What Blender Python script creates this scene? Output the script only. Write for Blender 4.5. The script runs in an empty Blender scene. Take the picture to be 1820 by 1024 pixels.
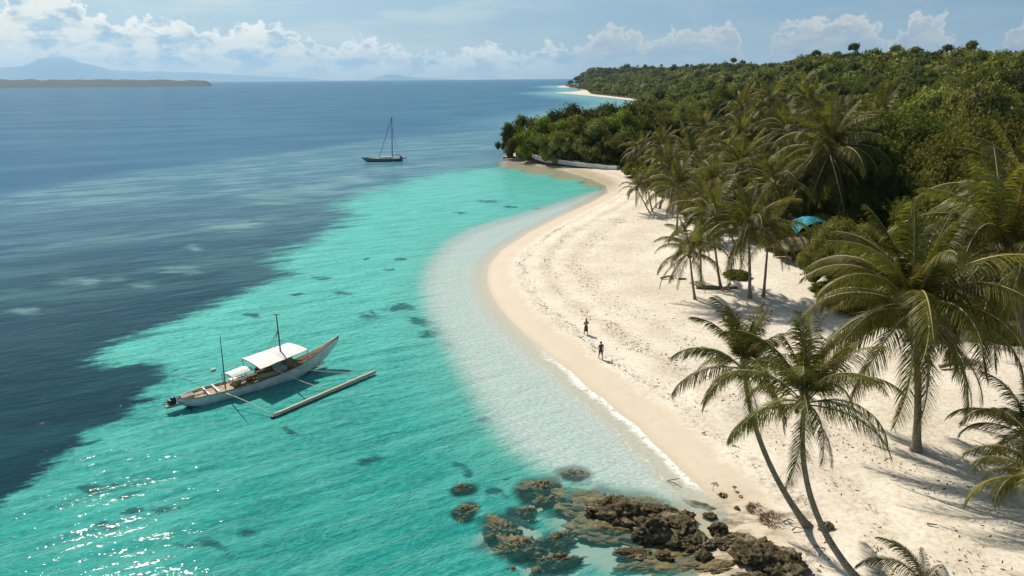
import bpy, bmesh, math, random
import numpy as np
from mathutils import Vector, Matrix, noise as mnoise
R = math.radians
rng = np.random.default_rng(7)
random.seed(7)
sc = bpy.context.scene
COL = sc.collection

# ------------------------------------------------------------------ camera
CAM_H = 26.0; PITCH = 17.05; ROLL = -0.42; W0, H0 = 1820.0, 1024.0
cam = bpy.data.cameras.new('camera'); camo = bpy.data.objects.new('camera', cam); COL.objects.link(camo)
cam.sensor_width = 36; cam.lens = 24.0; cam.clip_start = 0.2; cam.clip_end = 60000
camo.matrix_world = Matrix.Translation((0, 0, CAM_H)) @ Matrix.Rotation(R(90 - PITCH), 4, 'X') @ Matrix.Rotation(R(ROLL), 4, 'Z')
sc.camera = camo
FPX = 24.0 / 36 * W0
CM = np.array(camo.matrix_world)[:3, :3]
# ------------------------------------------------------------------ sky, sun
SUN_AZ = -36.0; SUN_EL = 46.0
sc.view_settings.view_transform = 'Standard'; sc.view_settings.look = 'None'
sc.view_settings.exposure = 0.10; sc.view_settings.gamma = 1
sc.cycles.use_denoising = True
sc.cycles.max_bounces = 8; sc.cycles.diffuse_bounces = 2; sc.cycles.glossy_bounces = 2
sc.cycles.transmission_bounces = 4; sc.cycles.transparent_max_bounces = 8; sc.cycles.volume_bounces = 0
sc.cycles.caustics_reflective = False; sc.cycles.caustics_refractive = False
sun = bpy.data.lights.new('sun', 'SUN'); suno = bpy.data.objects.new('sun', sun); COL.objects.link(suno)
sun.energy = 5.0; sun.angle = R(0.5); sun.color = (1, 0.93, 0.80)
sd = Vector((math.sin(R(SUN_AZ)) * math.cos(R(SUN_EL)), math.cos(R(SUN_AZ)) * math.cos(R(SUN_EL)), math.sin(R(SUN_EL))))
suno.rotation_euler = sd.to_track_quat('Z', 'Y').to_euler()
suno.location = sd * 200

class NT:
    """tiny node helper"""
    def __init__(s, tree): s.t = tree; s.n = tree.nodes; s.l = tree.links
    def new(s, typ, ins=None, **props):
        n = s.n.new(typ)
        for k, v in props.items(): setattr(n, k, v)
        for k, v in (ins or {}).items(): s.set(n.inputs[k], v)
        return n
    def set(s, sock, v):
        if isinstance(v, bpy.types.NodeSocket): s.l.new(v, sock)
        elif isinstance(v, bpy.types.Node): s.l.new(v.outputs[0], sock)
        else:
            if sock.type == 'RGBA' and len(v) == 3: v = (*v, 1)
            sock.default_value = v
    def math(s, op, a, b=0.0, c=0.0, clamp=False):
        n = s.n.new('ShaderNodeMath'); n.operation = op; n.use_clamp = clamp
        s.set(n.inputs[0], a); s.set(n.inputs[1], b)
        if op in ('MULTIPLY_ADD', 'COMPARE', 'SMOOTH_MAX', 'SMOOTH_MIN'): s.set(n.inputs[2], c)
        return n.outputs[0]
    def ss(s, v, a, b, lo=0.0, hi=1.0):
        n = s.n.new('ShaderNodeMapRange'); n.interpolation_type = 'SMOOTHSTEP'
        s.set(n.inputs[0], v); s.set(n.inputs[1], a); s.set(n.inputs[2], b); s.set(n.inputs[3], lo); s.set(n.inputs[4], hi)
        return n.outputs[0]
    def mix(s, f, a, b, typ='MIX'):
        n = s.n.new('ShaderNodeMix'); n.data_type = 'RGBA'; n.blend_type = typ
        s.set(n.inputs[0], f); s.set(n.inputs[6], a); s.set(n.inputs[7], b)
        return n.outputs[2]
    def noise(s, vec, scale, detail=2.0, rough=0.5, dist=0.0):
        n = s.new('ShaderNodeTexNoise', {'Scale': scale, 'Detail': detail, 'Roughness': rough, 'Distortion': dist})
        if vec is not None: s.set(n.inputs['Vector'], vec)
        return n.outputs[0]
    def attr(s, name):
        n = s.n.new('ShaderNodeAttribute'); n.attribute_name = name; return n.outputs['Fac']
    def mapping(s, vec, loc=(0, 0, 0), rot=(0, 0, 0), scale=(1, 1, 1)):
        n = s.n.new('ShaderNodeMapping'); s.set(n.inputs[0], vec)
        n.inputs[1].default_value = loc; n.inputs[2].default_value = rot; n.inputs[3].default_value = scale
        return n.outputs[0]
    def obj(s): return s.n.new('ShaderNodeTexCoord').outputs['Object']

world = bpy.data.worlds.new('World'); sc.world = world; world.use_nodes = True
def build_world():
    N = NT(world.node_tree); bg = N.n['Background']; bg.inputs[1].default_value = 0.07
    sky = N.new('ShaderNodeTexSky'); sky.sky_type = 'NISHITA'; sky.sun_disc = False
    sky.sun_elevation = R(SUN_EL); sky.sun_rotation = R(SUN_AZ); sky.air_density = 1.0; sky.dust_density = 1.4; sky.ozone_density = 1.6
    g = N.n.new('ShaderNodeTexCoord').outputs['Generated']
    sep = N.new('ShaderNodeSeparateXYZ', {0: g})
    x, y, z = sep.outputs
    az = N.math('MULTIPLY', N.math('ARCTAN2', x, y), 57.2958)
    el = N.math('MULTIPLY', N.math('ARCSINE', z), 57.2958)
    co = N.new('ShaderNodeCombineXYZ', {0: az, 1: el, 2: 0.0}).outputs[0]
    # height of the cumulus tops over azimuth (degrees)
    cur = N.n.new('ShaderNodeFloatCurve')
    prof = [(-60, 3.2), (-46, 4.0), (-38.5, 5.0), (-36, 4.2), (-34.5, 5.1), (-32.6, 6.6), (-31, 6.0), (-29.4, 4.4), (-27, 4.1), (-24.5, 4.3), (-22, 3.6), (-19, 4.1), (-16, 3.3),
            (-14, 2.5), (-11.5, 3.1), (-9, 2.5), (-5, 2.0), (-1.5, 2.7), (0.5, 2.0), (3, 2.6), (5.5, 2.5), (7.4, 3.9), (9.3, 3.8), (11, 2.8), (12.5, 3.6),
            (14.8, 3.5), (17, 3.9), (18.6, 1.2), (20.3, 3.8), (23.5, 4.1), (26.0, 4.2), (27.4, 2.0), (29.2, 4.2), (31, 3.2), (33, 1.0), (36, 3.9), (38, 2.5), (45, 3.5), (60, 2.5)]
    c = cur.mapping.curves[0]
    pts = [((a + 60) / 120, t / 10) for a, t in prof]
    c.points[0].location = pts[0]; c.points[1].location = pts[-1]
    for p in pts[1:-1]: c.points.new(*p)
    cur.mapping.update()
    azd = N.math('ADD', az, N.math('MULTIPLY', N.math('SUBTRACT', N.noise(co, 0.8, 3.0), 0.5), 3.0))
    N.set(cur.inputs['Value'], N.math('DIVIDE', N.math('ADD', azd, 60.0), 120.0, clamp=True)); cur.inputs['Factor'].default_value = 1
    top = N.math('MULTIPLY', cur.outputs[0], 10.0)
    bil = N.noise(N.mapping(co, scale=(1, 1.25, 1)), 1.15, 7.0, 0.58)
    vor = N.new('ShaderNodeTexVoronoi', {'Vector': N.mapping(co, scale=(1, 1.2, 1)), 'Scale': 1.5}, feature='SMOOTH_F1').outputs['Distance']
    bump = N.math('ADD', N.math('MULTIPLY', N.math('SUBTRACT', bil, 0.5), 3.2), N.math('MULTIPLY', N.math('SUBTRACT', 0.4, vor), 0.9))
    dep = N.math('ADD', N.math('SUBTRACT', top, el), bump)            # degrees below the cloud's top
    m1 = N.ss(dep, -0.10, 0.45)
    holes = N.noise(N.mapping(co, loc=(7, 3, 0), scale=(0.35, 1.1, 1)), 0.9, 5.0, 0.6)
    m1 = N.math('MULTIPLY', m1, N.math('SUBTRACT', 1.0, N.math('MULTIPLY', N.ss(holes, 0.50, 0.62), N.ss(dep, 0.5, 1.6, 0.0, 0.75))))
    # shade inside the clouds
    sh = N.noise(N.mapping(co, loc=(3, 9, 0), scale=(0.5, 1, 1)), 0.8, 6.0, 0.6)
    body = N.mix(N.ss(sh, 0.38, 0.54), (4.2, 5.9, 7.2), (10.2, 9.9, 8.8))
    rim = N.mix(N.ss(dep, 0.05, 0.9), (12.0, 11.5, 10.2), body)
    right = N.ss(az, 0.0, 8.0)
    rim = N.mix(right, rim, N.mix(N.ss(dep, 0.05, 0.9), (8.4, 8.3, 7.4), N.mix(N.ss(sh, 0.42, 0.6), (4.5, 5.1, 5.8), (6.4, 6.5, 6.2))))
    # thin high veil
    veil = N.noise(N.mapping(co, loc=(1, 5, 0), rot=(0, 0, 0.08), scale=(0.10, 0.6, 1)), 1.0, 4.0, 0.55)
    vm = N.math('MULTIPLY', N.ss(veil, 0.42, 0.68, 0.0, 0.55), N.ss(az, 14.0, -14.0, 0.25, 1.0))
    base = N.mix(N.ss(az, -40.0, 36.0), (3.7, 6.0, 7.4), (1.9, 3.8, 5.8))
    skyc = N.mix(N.ss(el, 14.0, 40.0), N.mix(0.68, sky.outputs[0], base), sky.outputs[0])
    low = N.ss(el, 4.5, 0.0, 0.0, 0.8)
    skyc = N.mix(low, skyc, N.mix(N.ss(az, -30.0, 20.0), (8.0, 8.3, 7.4), (6.0, 7.0, 6.8)))
    skyc = N.mix(vm, skyc, (7.8, 8.6, 7.9))
    bank = N.math('MULTIPLY', m1, N.ss(el, 0.0, 1.6, 0.25, 1.0))
    bank = N.math('MULTIPLY', bank, N.math('MULTIPLY', N.ss(az, -75.0, -60.0), N.ss(az, 75.0, 60.0)))
    fin = N.mix(bank, skyc, rim)
    fin = N.mix(1.0, fin, N.mix(N.ss(el, 25.0, 8.0), (1, 1, 1), (1.30, 1.30, 1.30)), 'MULTIPLY')
    N.set(bg.inputs[0], fin)
build_world()

# ------------------------------------------------------------------ where a pixel of the photo meets the ground
def ray(px, py):
    d = np.array([(px - W0 / 2) / FPX, -(py - H0 / 2) / FPX, -1.0])
    return CM @ d
def G(px, py, z=0.0):
    d = ray(px, py); t = (z - CAM_H) / d[2]
    return np.array([d[0] * t, d[1] * t, z])
def RY(px, py, Y):
    d = ray(px, py); t = Y / d[1]
    return np.array([d[0] * t, Y, CAM_H + d[2] * t])
def W2P(p):
    v = (np.asarray(p, float) - np.array([0, 0, CAM_H])) @ CM
    return W0 / 2 + FPX * v[..., 0] / -v[..., 2], H0 / 2 - FPX * v[..., 1] / -v[..., 2], -v[..., 2]
def poly(pix, extra_before=(), extra_after=()):
    return np.array([list(p) for p in extra_before] + [list(G(*p)[:2]) for p in pix] + [list(p) for p in extra_after])
def sdist(P, V, closed=True):
    """signed distance (+ inside) of points P (n,2) to polygon V"""
    out = np.empty(len(P)); A = V; B = np.roll(V, -1, 0)
    for s in range(0, len(P), 40000):
        p = P[s:s + 40000]; best = np.full(len(p), 1e18); ins = np.zeros(len(p), bool)
        for a, b in zip(A, B):
            e = b - a; L = max(e @ e, 1e-9); w = p - a
            t = np.clip((w @ e) / L, 0, 1); q = w - t[:, None] * e
            best = np.minimum(best, (q * q).sum(1))
            c = ((a[1] <= p[:, 1]) != (b[1] <= p[:, 1]))
            if abs(e[1]) > 1e-9:
                xi = a[0] + (p[:, 1] - a[1]) / e[1] * e[0]
                ins ^= c & (p[:, 0] < xi)
        d = np.sqrt(best); out[s:s + 40000] = np.where(ins, d, -d)
    return out
COAST = poly([(1240, 1024), (1268, 985), (1296, 940), (1292, 905), (1262, 883), (1238, 860), (1212, 838), (1188, 812), (1160, 788), (1133, 757), (1100, 735), (1072, 708), (1045, 690), (1015, 660), (985, 640), (958, 614), (930, 592), (905, 568), (886, 545), (872, 520), (866, 500), (868, 472), (890, 446), (940, 413), (1000, 383), (1050, 360), (1080, 343), (1078, 330), (1050, 318),
              (1000, 303), (950, 293), (915, 287), (900, 284), (897, 280), (903, 275), (935, 268), (985, 258), (1050, 238), (1095, 218), (1100, 204), (1128, 196), (1150, 189), (1163, 184), (1120, 178), (1080, 173.6), (1040, 169.5), (1010, 166.6), (985, 165.2), (1012, 163.8), (1034, 161), (1030, 157.5), (1012, 156), (991, 155.2), (991, 153.6), (1003, 152.3), (1040, 151)],
             [(500, -300), (60, -60), (14, -20)], [(900, 5200), (3500, 5200), (3500, -300)])
VEG = poly([(1104, 296), (1120, 335), (1180, 352), (1250, 385), (1330, 410), (1395, 452), (1430, 487), (1462, 520), (1478, 560), (1545, 600), (1620, 636), (1740, 645), (1850, 655), (2400, 700)],
           [], [(400, 30), (3500, -300), (3500, 5200), (900, 5200)] + [list(G(*q)[:2] + np.array(o)) for q, o in [((1010, 151), (10, -200)), ((1000, 154.6), (8, 10)), ((1030, 161), (14, 0)), ((1046, 168.6), (4, 8)), ((1120, 177.2), (5, 4)), ((1166, 184), (2, -3)), ((1128, 196), (6, 0)), ((1104, 206), (6, 0)), ((1050, 240), (0, -3)), ((985, 260), (0, -2)), ((900, 277), (3, 2)), ((960, 288), (0, 0)), ((1060, 300), (0, 0))]])
def lump(x, y):
    return (np.sin(x * .021 + 1.3) * np.cos(y * .017 + .4) + .5 * np.sin(x * .047 + y * .031) + .35 * np.sin(x * .09 - y * .07 + 2))
def sm(x, a, b):
    t = np.clip((x - a) / (b - a), 0, 1); return t * t * (3 - 2 * t)
def heights(x, y, d, v):
    """d: metres inland of the waterline, v: metres inland of the vegetation line"""
    beach = np.where(d > 0, 1.7 * (1 - np.exp(-np.maximum(d, 0) / 16.0)), 0)
    r = np.hypot(x, y)
    hill = (14.5 + 14 * sm(y, 300, 520) - 3.5 * sm(y, 560, 950)) * sm(v, 22, 185) * (1 - sm(y, 1200, 2000)) + sm(y, 1200, 2000) * 34 * sm(v, 0, 75)
    hill = hill * (1 + .13 * lump(x, y)) + 0.1 * sm(v, 0, 60) * lump(x * 2, y * 2)
    near = sm(r, 150, 20)
    dune = 0.04 * np.sin(x * .9 + y * .5) * np.sin(x * .23 + 2) + 0.06 * np.sin(x * .35 - y * .6 + 1) + 0.05 * np.sin(x * .61 + y * .83 + 2 * np.sin(x * .2)) + .07 * np.sin(x * .17 - y * .11)
    sea = -np.where(d < 0, np.minimum(-d * 0.085, 1.0) + np.clip((-d - 14) * .05, 0, 5), 0)
    return np.where(d > 0, beach + hill + dune * sm(d, 2, 8), sea)
def zland(x, y):
    P = np.array([[x, y]], float)
    return float(heights(P[:, 0], P[:, 1], sdist(P, COAST), sdist(P, VEG))[0])
def GL(px, py, dz=0.0):
    """ground point under a pixel, following the land's height"""
    z = 0.0
    for _ in range(12):
        p = G(px, py, z + dz); z = zland(p[0], p[1]) * .7 + z * .3
    p[2] = z; return p

# ------------------------------------------------------------------ object helpers
def tag(o, label=None, cat=None, group=None, kind=None):
    if label: o['label'] = label
    if cat: o['category'] = cat
    if group: o['group'] = group
    if kind: o['kind'] = kind
    return o
def link(name, data, parent=None, loc=None, rot=None, scale=None):
    o = bpy.data.objects.new(name, data); COL.objects.link(o)
    if parent is not None: o.parent = parent
    if loc is not None: o.location = loc
    if rot is not None: o.rotation_euler = rot
    if scale is not None: o.scale = scale if hasattr(scale, '__len__') else (scale,) * 3
    return o
def empty(name, loc, rz=0.0):
    o = link(name, None, None, loc, (0, 0, rz)); o.empty_display_size = .5; return o
def npmesh(name, V, F, mat, smooth=False, attrs=None):
    """V (n,3), F (m,k) all faces with k corners"""
    V = np.asarray(V, np.float32); F = np.asarray(F, np.int32); k = F.shape[1]
    me = bpy.data.meshes.new(name)
    me.vertices.add(len(V)); me.vertices.foreach_set('co', V.ravel())
    me.loops.add(F.size); me.loops.foreach_set('vertex_index', F.ravel())
    me.polygons.add(len(F)); me.polygons.foreach_set('loop_start', np.arange(0, F.size, k, dtype=np.int32))
    me.polygons.foreach_set('loop_total', np.full(len(F), k, np.int32))
    if smooth: me.polygons.foreach_set('use_smooth', np.ones(len(F), bool))
    me.update(calc_edges=True)
    for n, a in (attrs or {}).items():
        at = me.attributes.new(n, 'FLOAT', 'POINT'); at.data.foreach_set('value', np.asarray(a, np.float32))
    if mat: me.materials.append(mat)
    return me
class MB:
    def __init__(s): s.v = []; s.f = []
    def add(s, v, f):
        b = len(s.v); s.v += [tuple(p) for p in v]; s.f += [tuple(i + b for i in q) for q in f]; return s
    def box(s, c, h, rz=0.0, ry=0.0):
        M = Matrix.Translation(c) @ Matrix.Rotation(rz, 4, 'Z') @ Matrix.Rotation(ry, 4, 'Y')
        v = [M @ Vector((x * h[0], y * h[1], z * h[2])) for x in (-1, 1) for y in (-1, 1) for z in (-1, 1)]
        return s.add(v, [(0, 1, 3, 2), (4, 6, 7, 5), (0, 4, 5, 1), (2, 3, 7, 6), (0, 2, 6, 4), (1, 5, 7, 3)])
    def tube(s, pts, rad, n=8, cap=True, jitter=0):
        pts = [Vector(p) for p in pts]; m = len(pts)
        if not hasattr(rad, '__len__'): rad = [rad] * m
        vs = []; up = None
        for i, p in enumerate(pts):
            t = (pts[min(i + 1, m - 1)] - pts[max(i - 1, 0)]).normalized()
            if up is None: up = t.orthogonal().normalized()
            up = (up - t * up.dot(t)).normalized(); sd_ = t.cross(up)
            for k in range(n):
                a = 2 * math.pi * k / n
                rr = rad[i] * (1 + (random.uniform(-jitter, jitter) if jitter else 0))
                vs.append(p + up * math.cos(a) * rr + sd_ * math.sin(a) * rr)
        fs = [(i * n + k, i * n + (k + 1) % n, (i + 1) * n + (k + 1) % n, (i + 1) * n + k) for i in range(m - 1) for k in range(n)]
        if cap: fs += [tuple(range(n))[::-1], tuple((m - 1) * n + k for k in range(n))]
        return s.add(vs, fs)
    def sphere(s, c, r, seg=10, rings=7):
        if not hasattr(r, '__len__'): r = (r, r, r)
        v = [(c[0], c[1], c[2] - r[2])]
        for i in range(1, rings):
            a = math.pi * i / rings - math.pi / 2
            v += [(c[0] + r[0] * math.cos(a) * math.cos(2 * math.pi * k / seg), c[1] + r[1] * math.cos(a) * math.sin(2 * math.pi * k / seg), c[2] + r[2] * math.sin(a)) for k in range(seg)]
        v.append((c[0], c[1], c[2] + r[2])); n = len(v) - 1
        f = [(0, 1 + (k + 1) % seg, 1 + k) for k in range(seg)]
        f += [(1 + i * seg + k, 1 + i * seg + (k + 1) % seg, 1 + (i + 1) * seg + (k + 1) % seg, 1 + (i + 1) * seg + k) for i in range(rings - 2) for k in range(seg)]
        f += [(n, n - seg + k, n - seg + (k + 1) % seg) for k in range(seg)]
        return s.add(v, f)
    def grid(s, rows, close=False):
        n = len(rows[0]); f = []
        for i in range(len(rows) - 1):
            for k in range(n if close else n - 1):
                f.append((i * n + k, i * n + (k + 1) % n, (i + 1) * n + (k + 1) % n, (i + 1) * n + k))
        return s.add([p for r in rows for p in r], f)
    def mesh(s, name, mat, smooth=False):
        me = bpy.data.meshes.new(name); me.from_pydata([tuple(p) for p in s.v], [], s.f); me.validate()
        if smooth: me.polygons.foreach_set('use_smooth', [True] * len(me.polygons))
        me.materials.append(mat); me.update(); return me
    def build(s, name, mat, parent=None, smooth=False, loc=None):
        return link(name, s.mesh(name, mat, smooth), parent, loc)

# ------------------------------------------------------------------ materials
def material(name):
    m = bpy.data.materials.new(name); m.use_nodes = True; N = NT(m.node_tree)
    return m, N, N.n['Principled BSDF']
def simple(name, col, rough=0.6, var=0.15, scale=8.0, bump=0.0, metal=0.0, detail=4.0):
    m, N, P = material(name); co = N.obj(); nz = N.noise(co, scale, detail, 0.6)
    dark = tuple(c * (1 - var) for c in col); lite = tuple(min(1, c * (1 + var)) for c in col)
    N.set(P.inputs['Base Color'], N.mix(N.ss(nz, 0.3, 0.7), dark, lite))
    P.inputs['Roughness'].default_value = rough; P.inputs['Metallic'].default_value = metal
    if bump:
        b = N.new('ShaderNodeBump', {'Height': nz, 'Strength': bump, 'Distance': 0.05}); N.set(P.inputs['Normal'], b)
    return m
def leafmat(name, c1, c2, c3, transl=0.35, rough=0.5, spec=0.35, nscale=0.5, fine=2.5):
    """c1 dark, c2 light, c3 odd yellowish leaves"""
    m, N, P = material(name); co = N.obj()
    inf = N.n.new('ShaderNodeObjectInfo'); off = N.new('ShaderNodeVectorMath', {0: co, 1: inf.outputs['Location']}, operation='ADD').outputs[0]
    a = N.noise(off, nscale, 3.0, 0.6); b = N.noise(off, fine, 3.0, 0.7)
    col = N.mix(N.ss(a, 0.35, 0.65), c1, c2)
    col = N.mix(N.ss(b, 0.52, 0.75, 0.0, 0.7), col, c3)
    hs = N.new('ShaderNodeHueSaturation', {'Hue': N.ss(inf.outputs['Random'], 0.0, 1.0, 0.485, 0.512), 'Value': N.ss(N.math('FRACT', N.math('MULTIPLY', inf.outputs['Random'], 7.31)), 0.0, 1.0, 0.72, 1.3), 'Saturation': 1.0, 'Color': col})
    col = hs.outputs[0]
    N.set(P.inputs['Base Color'], col); P.inputs['Roughness'].default_value = rough; P.inputs['Specular IOR Level'].default_value = spec
    tr = N.new('ShaderNodeBsdfTranslucent', {'Color': N.mix(1.0, col, (1.25, 1.2, 0.55), 'MULTIPLY')})
    mx = N.new('ShaderNodeMixShader', {0: transl, 1: P.outputs[0], 2: tr.outputs[0]})
    N.set(N.n['Material Output'].inputs[0], mx)
    return m
M = {}
M['palm'] = leafmat('palm leaf', (0.082, 0.087, 0.016), (0.190, 0.178, 0.040), (0.33, 0.28, 0.09), 0.44, 0.48, 0.3, 0.6, 3.0)
M['palm_dead'] = leafmat('dry palm leaf', (0.12, 0.085, 0.035), (0.20, 0.145, 0.07), (0.28, 0.21, 0.11), 0.2, 0.6, 0.3)
M['rachis'] = simple('palm rachis', (0.30, 0.25, 0.10), 0.5, 0.2)
M['leaf_dark'] = leafmat('dark leaf', (0.047, 0.061, 0.008), (0.111, 0.131, 0.014), (0.234, 0.234, 0.034), 0.28, 0.65, 0.12)
M['leaf_olive'] = leafmat('olive leaf', (0.082, 0.092, 0.011), (0.169, 0.173, 0.024), (0.302, 0.288, 0.049), 0.28, 0.65, 0.12)
M['leaf_green'] = leafmat('green leaf', (0.082, 0.106, 0.008), (0.164, 0.198, 0.014), (0.280, 0.295, 0.030), 0.28, 0.65, 0.12)
M['leaf_pale'] = leafmat('pale leaf', (0.111, 0.118, 0.025), (0.214, 0.222, 0.050), (0.360, 0.355, 0.089), 0.28, 0.65, 0.12)
def trunkmat():
    m, N, P = material('palm trunk'); co = N.obj(); nz = N.noise(co, 3.0, 5.0, 0.7)
    sep = N.new('ShaderNodeSeparateXYZ', {0: co}); ring = N.math('SINE', N.math('MULTIPLY', N.math('ADD', sep.outputs[2], N.math('MULTIPLY', nz, 0.12)), 42.0))
    c = N.mix(N.ss(nz, 0.3, 0.7), (0.15, 0.125, 0.085), (0.30, 0.26, 0.19)); c = N.mix(N.ss(ring, 0.3, 0.95, 0.0, 0.5), c, (0.08, 0.065, 0.045))
    N.set(P.inputs['Base Color'], c); P.inputs['Roughness'].default_value = 0.85
    b = N.new('ShaderNodeBump', {'Height': N.math('ADD', N.math('MULTIPLY', ring, 0.5), nz), 'Strength': 0.6, 'Distance': 0.03}); N.set(P.inputs['Normal'], b)
    return m
M['trunk'] = trunkmat()
M['bark'] = simple('grey bark', (0.14, 0.115, 0.085), 0.9, 0.35, 5, 0.4)
M['coconut'] = simple('coconut', (0.11, 0.085, 0.03), 0.5, 0.3, 6)
def rockmat():
    m, N, P = material('coral rock'); co = N.obj()
    a = N.noise(co, 1.1, 7.0, 0.65); b = N.noise(co, 7.0, 6.0, 0.75)
    v = N.new('ShaderNodeTexVoronoi', {'Vector': co, 'Scale': 4.0}).outputs['Distance']
    c = N.mix(N.ss(b, 0.36, 0.62), (0.014, 0.012, 0.006), (0.155, 0.122, 0.065)); c = N.mix(N.ss(a, 0.45, 0.68, 0.0, 0.7), c, (0.34, 0.29, 0.20))
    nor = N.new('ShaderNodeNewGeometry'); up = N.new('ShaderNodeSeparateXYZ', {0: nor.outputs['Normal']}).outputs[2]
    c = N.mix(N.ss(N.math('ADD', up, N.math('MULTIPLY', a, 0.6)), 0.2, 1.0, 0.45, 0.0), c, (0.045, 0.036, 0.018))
    N.set(P.inputs['Base Color'], c); P.inputs['Roughness'].default_value = 0.95; P.inputs['Specular IOR Level'].default_value = 0.15
    h = N.math('ADD', N.math('MULTIPLY', b, 1.0), N.math('MULTIPLY', v, 0.6))
    bp = N.new('ShaderNodeBump', {'Height': h, 'Strength': 1.0, 'Distance': 0.12}); N.set(P.inputs['Normal'], bp)
    return m
M['rock'] = rockmat()
def algaemat():
    m, N, P = material('algae rock'); co = N.obj()
    a = N.noise(N.mapping(co, rot=(0, 0, -0.6), scale=(1, 3.2, 1)), 1.3, 7.0, 0.7, 0.6); b = N.noise(co, 5.0, 6.0, 0.7)
    c = N.mix(N.ss(a, 0.35, 0.62), (0.070, 0.054, 0.020), (0.23, 0.175, 0.075)); c = N.mix(N.ss(b, 0.5, 0.72, 0.0, 0.8), c, (0.30, 0.245, 0.14)); c = N.mix(N.ss(b, 0.42, 0.28, 0.0, 0.8), c, (0.02, 0.026, 0.018))
    N.set(P.inputs['Base Color'], c); P.inputs['Roughness'].default_value = 0.8
    bp = N.new('ShaderNodeBump', {'Height': N.math('ADD', a, b), 'Strength': 0.9, 'Distance': 0.10}); N.set(P.inputs['Normal'], bp)
    return m
M['algae'] = algaemat()

def groundmat():
    m, N, P = material('coral sand'); co = N.obj()
    d = N.attr('shore'); v = N.attr('veg'); fl = N.attr('flat')
    n1 = N.noise(co, 0.25, 4.0, 0.6); n2 = N.noise(co, 2.2, 6.0, 0.72); n3 = N.noise(co, 9.0, 4.0, 0.75)
    n2b = N.noise(N.mapping(co, loc=(30, 5, 0)), 3.3, 6.0, 0.8)
    sand = N.mix(N.ss(n1, 0.35, 0.65), (0.69, 0.615, 0.505), (0.78, 0.71, 0.605))
    sand = N.mix(N.ss(n2, 0.34, 0.56, 0.55, 0.0), sand, (0.47, 0.39, 0.28))
    sand = N.mix(N.math('MULTIPLY', N.ss(n3, 0.43, 0.32), N.ss(n1, 0.35, 0.6, 0.35, 0.9)), sand, (0.36, 0.29, 0.20))
    dn = N.math('ADD', d, N.math('MULTIPLY', N.math('SUBTRACT', N.noise(co, 0.45, 3.0), 0.5), 2.4))
    # wrack lines of weed and debris
    spk = N.ss(n2b, 0.50, 0.62)
    for c0, w, s in ((4.6, 1.0, 0.95), (8.2, 1.6, 0.75), (12.5, 2.6, 0.55), (19.0, 6.0, 0.45)):
        band = N.math('MULTIPLY', N.ss(N.math('ABSOLUTE', N.math('SUBTRACT', dn, c0)), 0.0, w, 1.0, 0.0), s)
        if c0 > 5: sand = N.mix(N.math('MULTIPLY', band, 0.36), sand, (0.50, 0.42, 0.31))
        sand = N.mix(N.math('MULTIPLY', band, spk), sand, (0.17, 0.12, 0.07))
    wet = N.ss(dn, 4.0, 2.6)
    sand = N.mix(N.math('MULTIPLY', wet, 0.75), sand, (0.60, 0.49, 0.365))
    sand = N.mix(N.math('MULTIPLY', N.attr('damp'), 0.9), sand, N.mix(n1, (0.30, 0.235, 0.15), (0.45, 0.36, 0.24)))
    sand = N.mix(N.ss(d, 0.9, -0.4), sand, (0.52, 0.44, 0.32)); sand = N.mix(N.ss(d, -1.5, -4.5), sand, (0.26, 0.40, 0.35)); sand = N.mix(N.math('MULTIPLY', N.ss(d, 0.5, -1.0), N.ss(N.attr('damp'), 0.0, 0.3)), sand, (0.36, 0.27, 0.155))
    # brown weed and stain over the rocky end of the beach
    fln = N.math('MULTIPLY', fl, N.ss(N.noise(N.mapping(co, rot=(0, 0, 0.6), scale=(0.45, 1.3, 1)), 0.9, 6.0, 0.7), 0.42, 0.60))
    sand = N.mix(N.math('MULTIPLY', fln, 0.85), sand, N.mix(N.ss(n2, 0.4, 0.6), (0.10, 0.075, 0.035), (0.26, 0.20, 0.12)))
    litter = N.mix(N.ss(n2, 0.35, 0.65), (0.035, 0.032, 0.014), (0.105, 0.085, 0.045))
    vn = N.math('ADD', v, N.math('MULTIPLY', N.math('SUBTRACT', N.noise(co, 0.5, 5.0, 0.65), 0.5), 7.0))
    c = N.mix(N.ss(vn, -0.5, 1.6), sand, litter)
    N.set(P.inputs['Base Color'], c)
    N.set(P.inputs['Roughness'], N.math('SUBTRACT', 0.9, N.math('MULTIPLY', wet, 0.35))); P.inputs['Specular IOR Level'].default_value = 0.3
    h = N.math('ADD', N.math('MULTIPLY', n2, 1.0), N.math('MULTIPLY', n3, 0.35))
    bp = N.new('ShaderNodeBump', {'Height': h, 'Strength': N.math('MULTIPLY', N.math('SUBTRACT', 1.0, N.math('MULTIPLY', wet, 0.92)), N.ss(N.noise(co, 0.11, 4.0, 0.6), 0.35, 0.65, 0.25, 1.0)), 'Distance': 0.085}); N.set(P.inputs['Normal'], bp)
    return m
GLOSS_BUMP = 0.14
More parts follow.
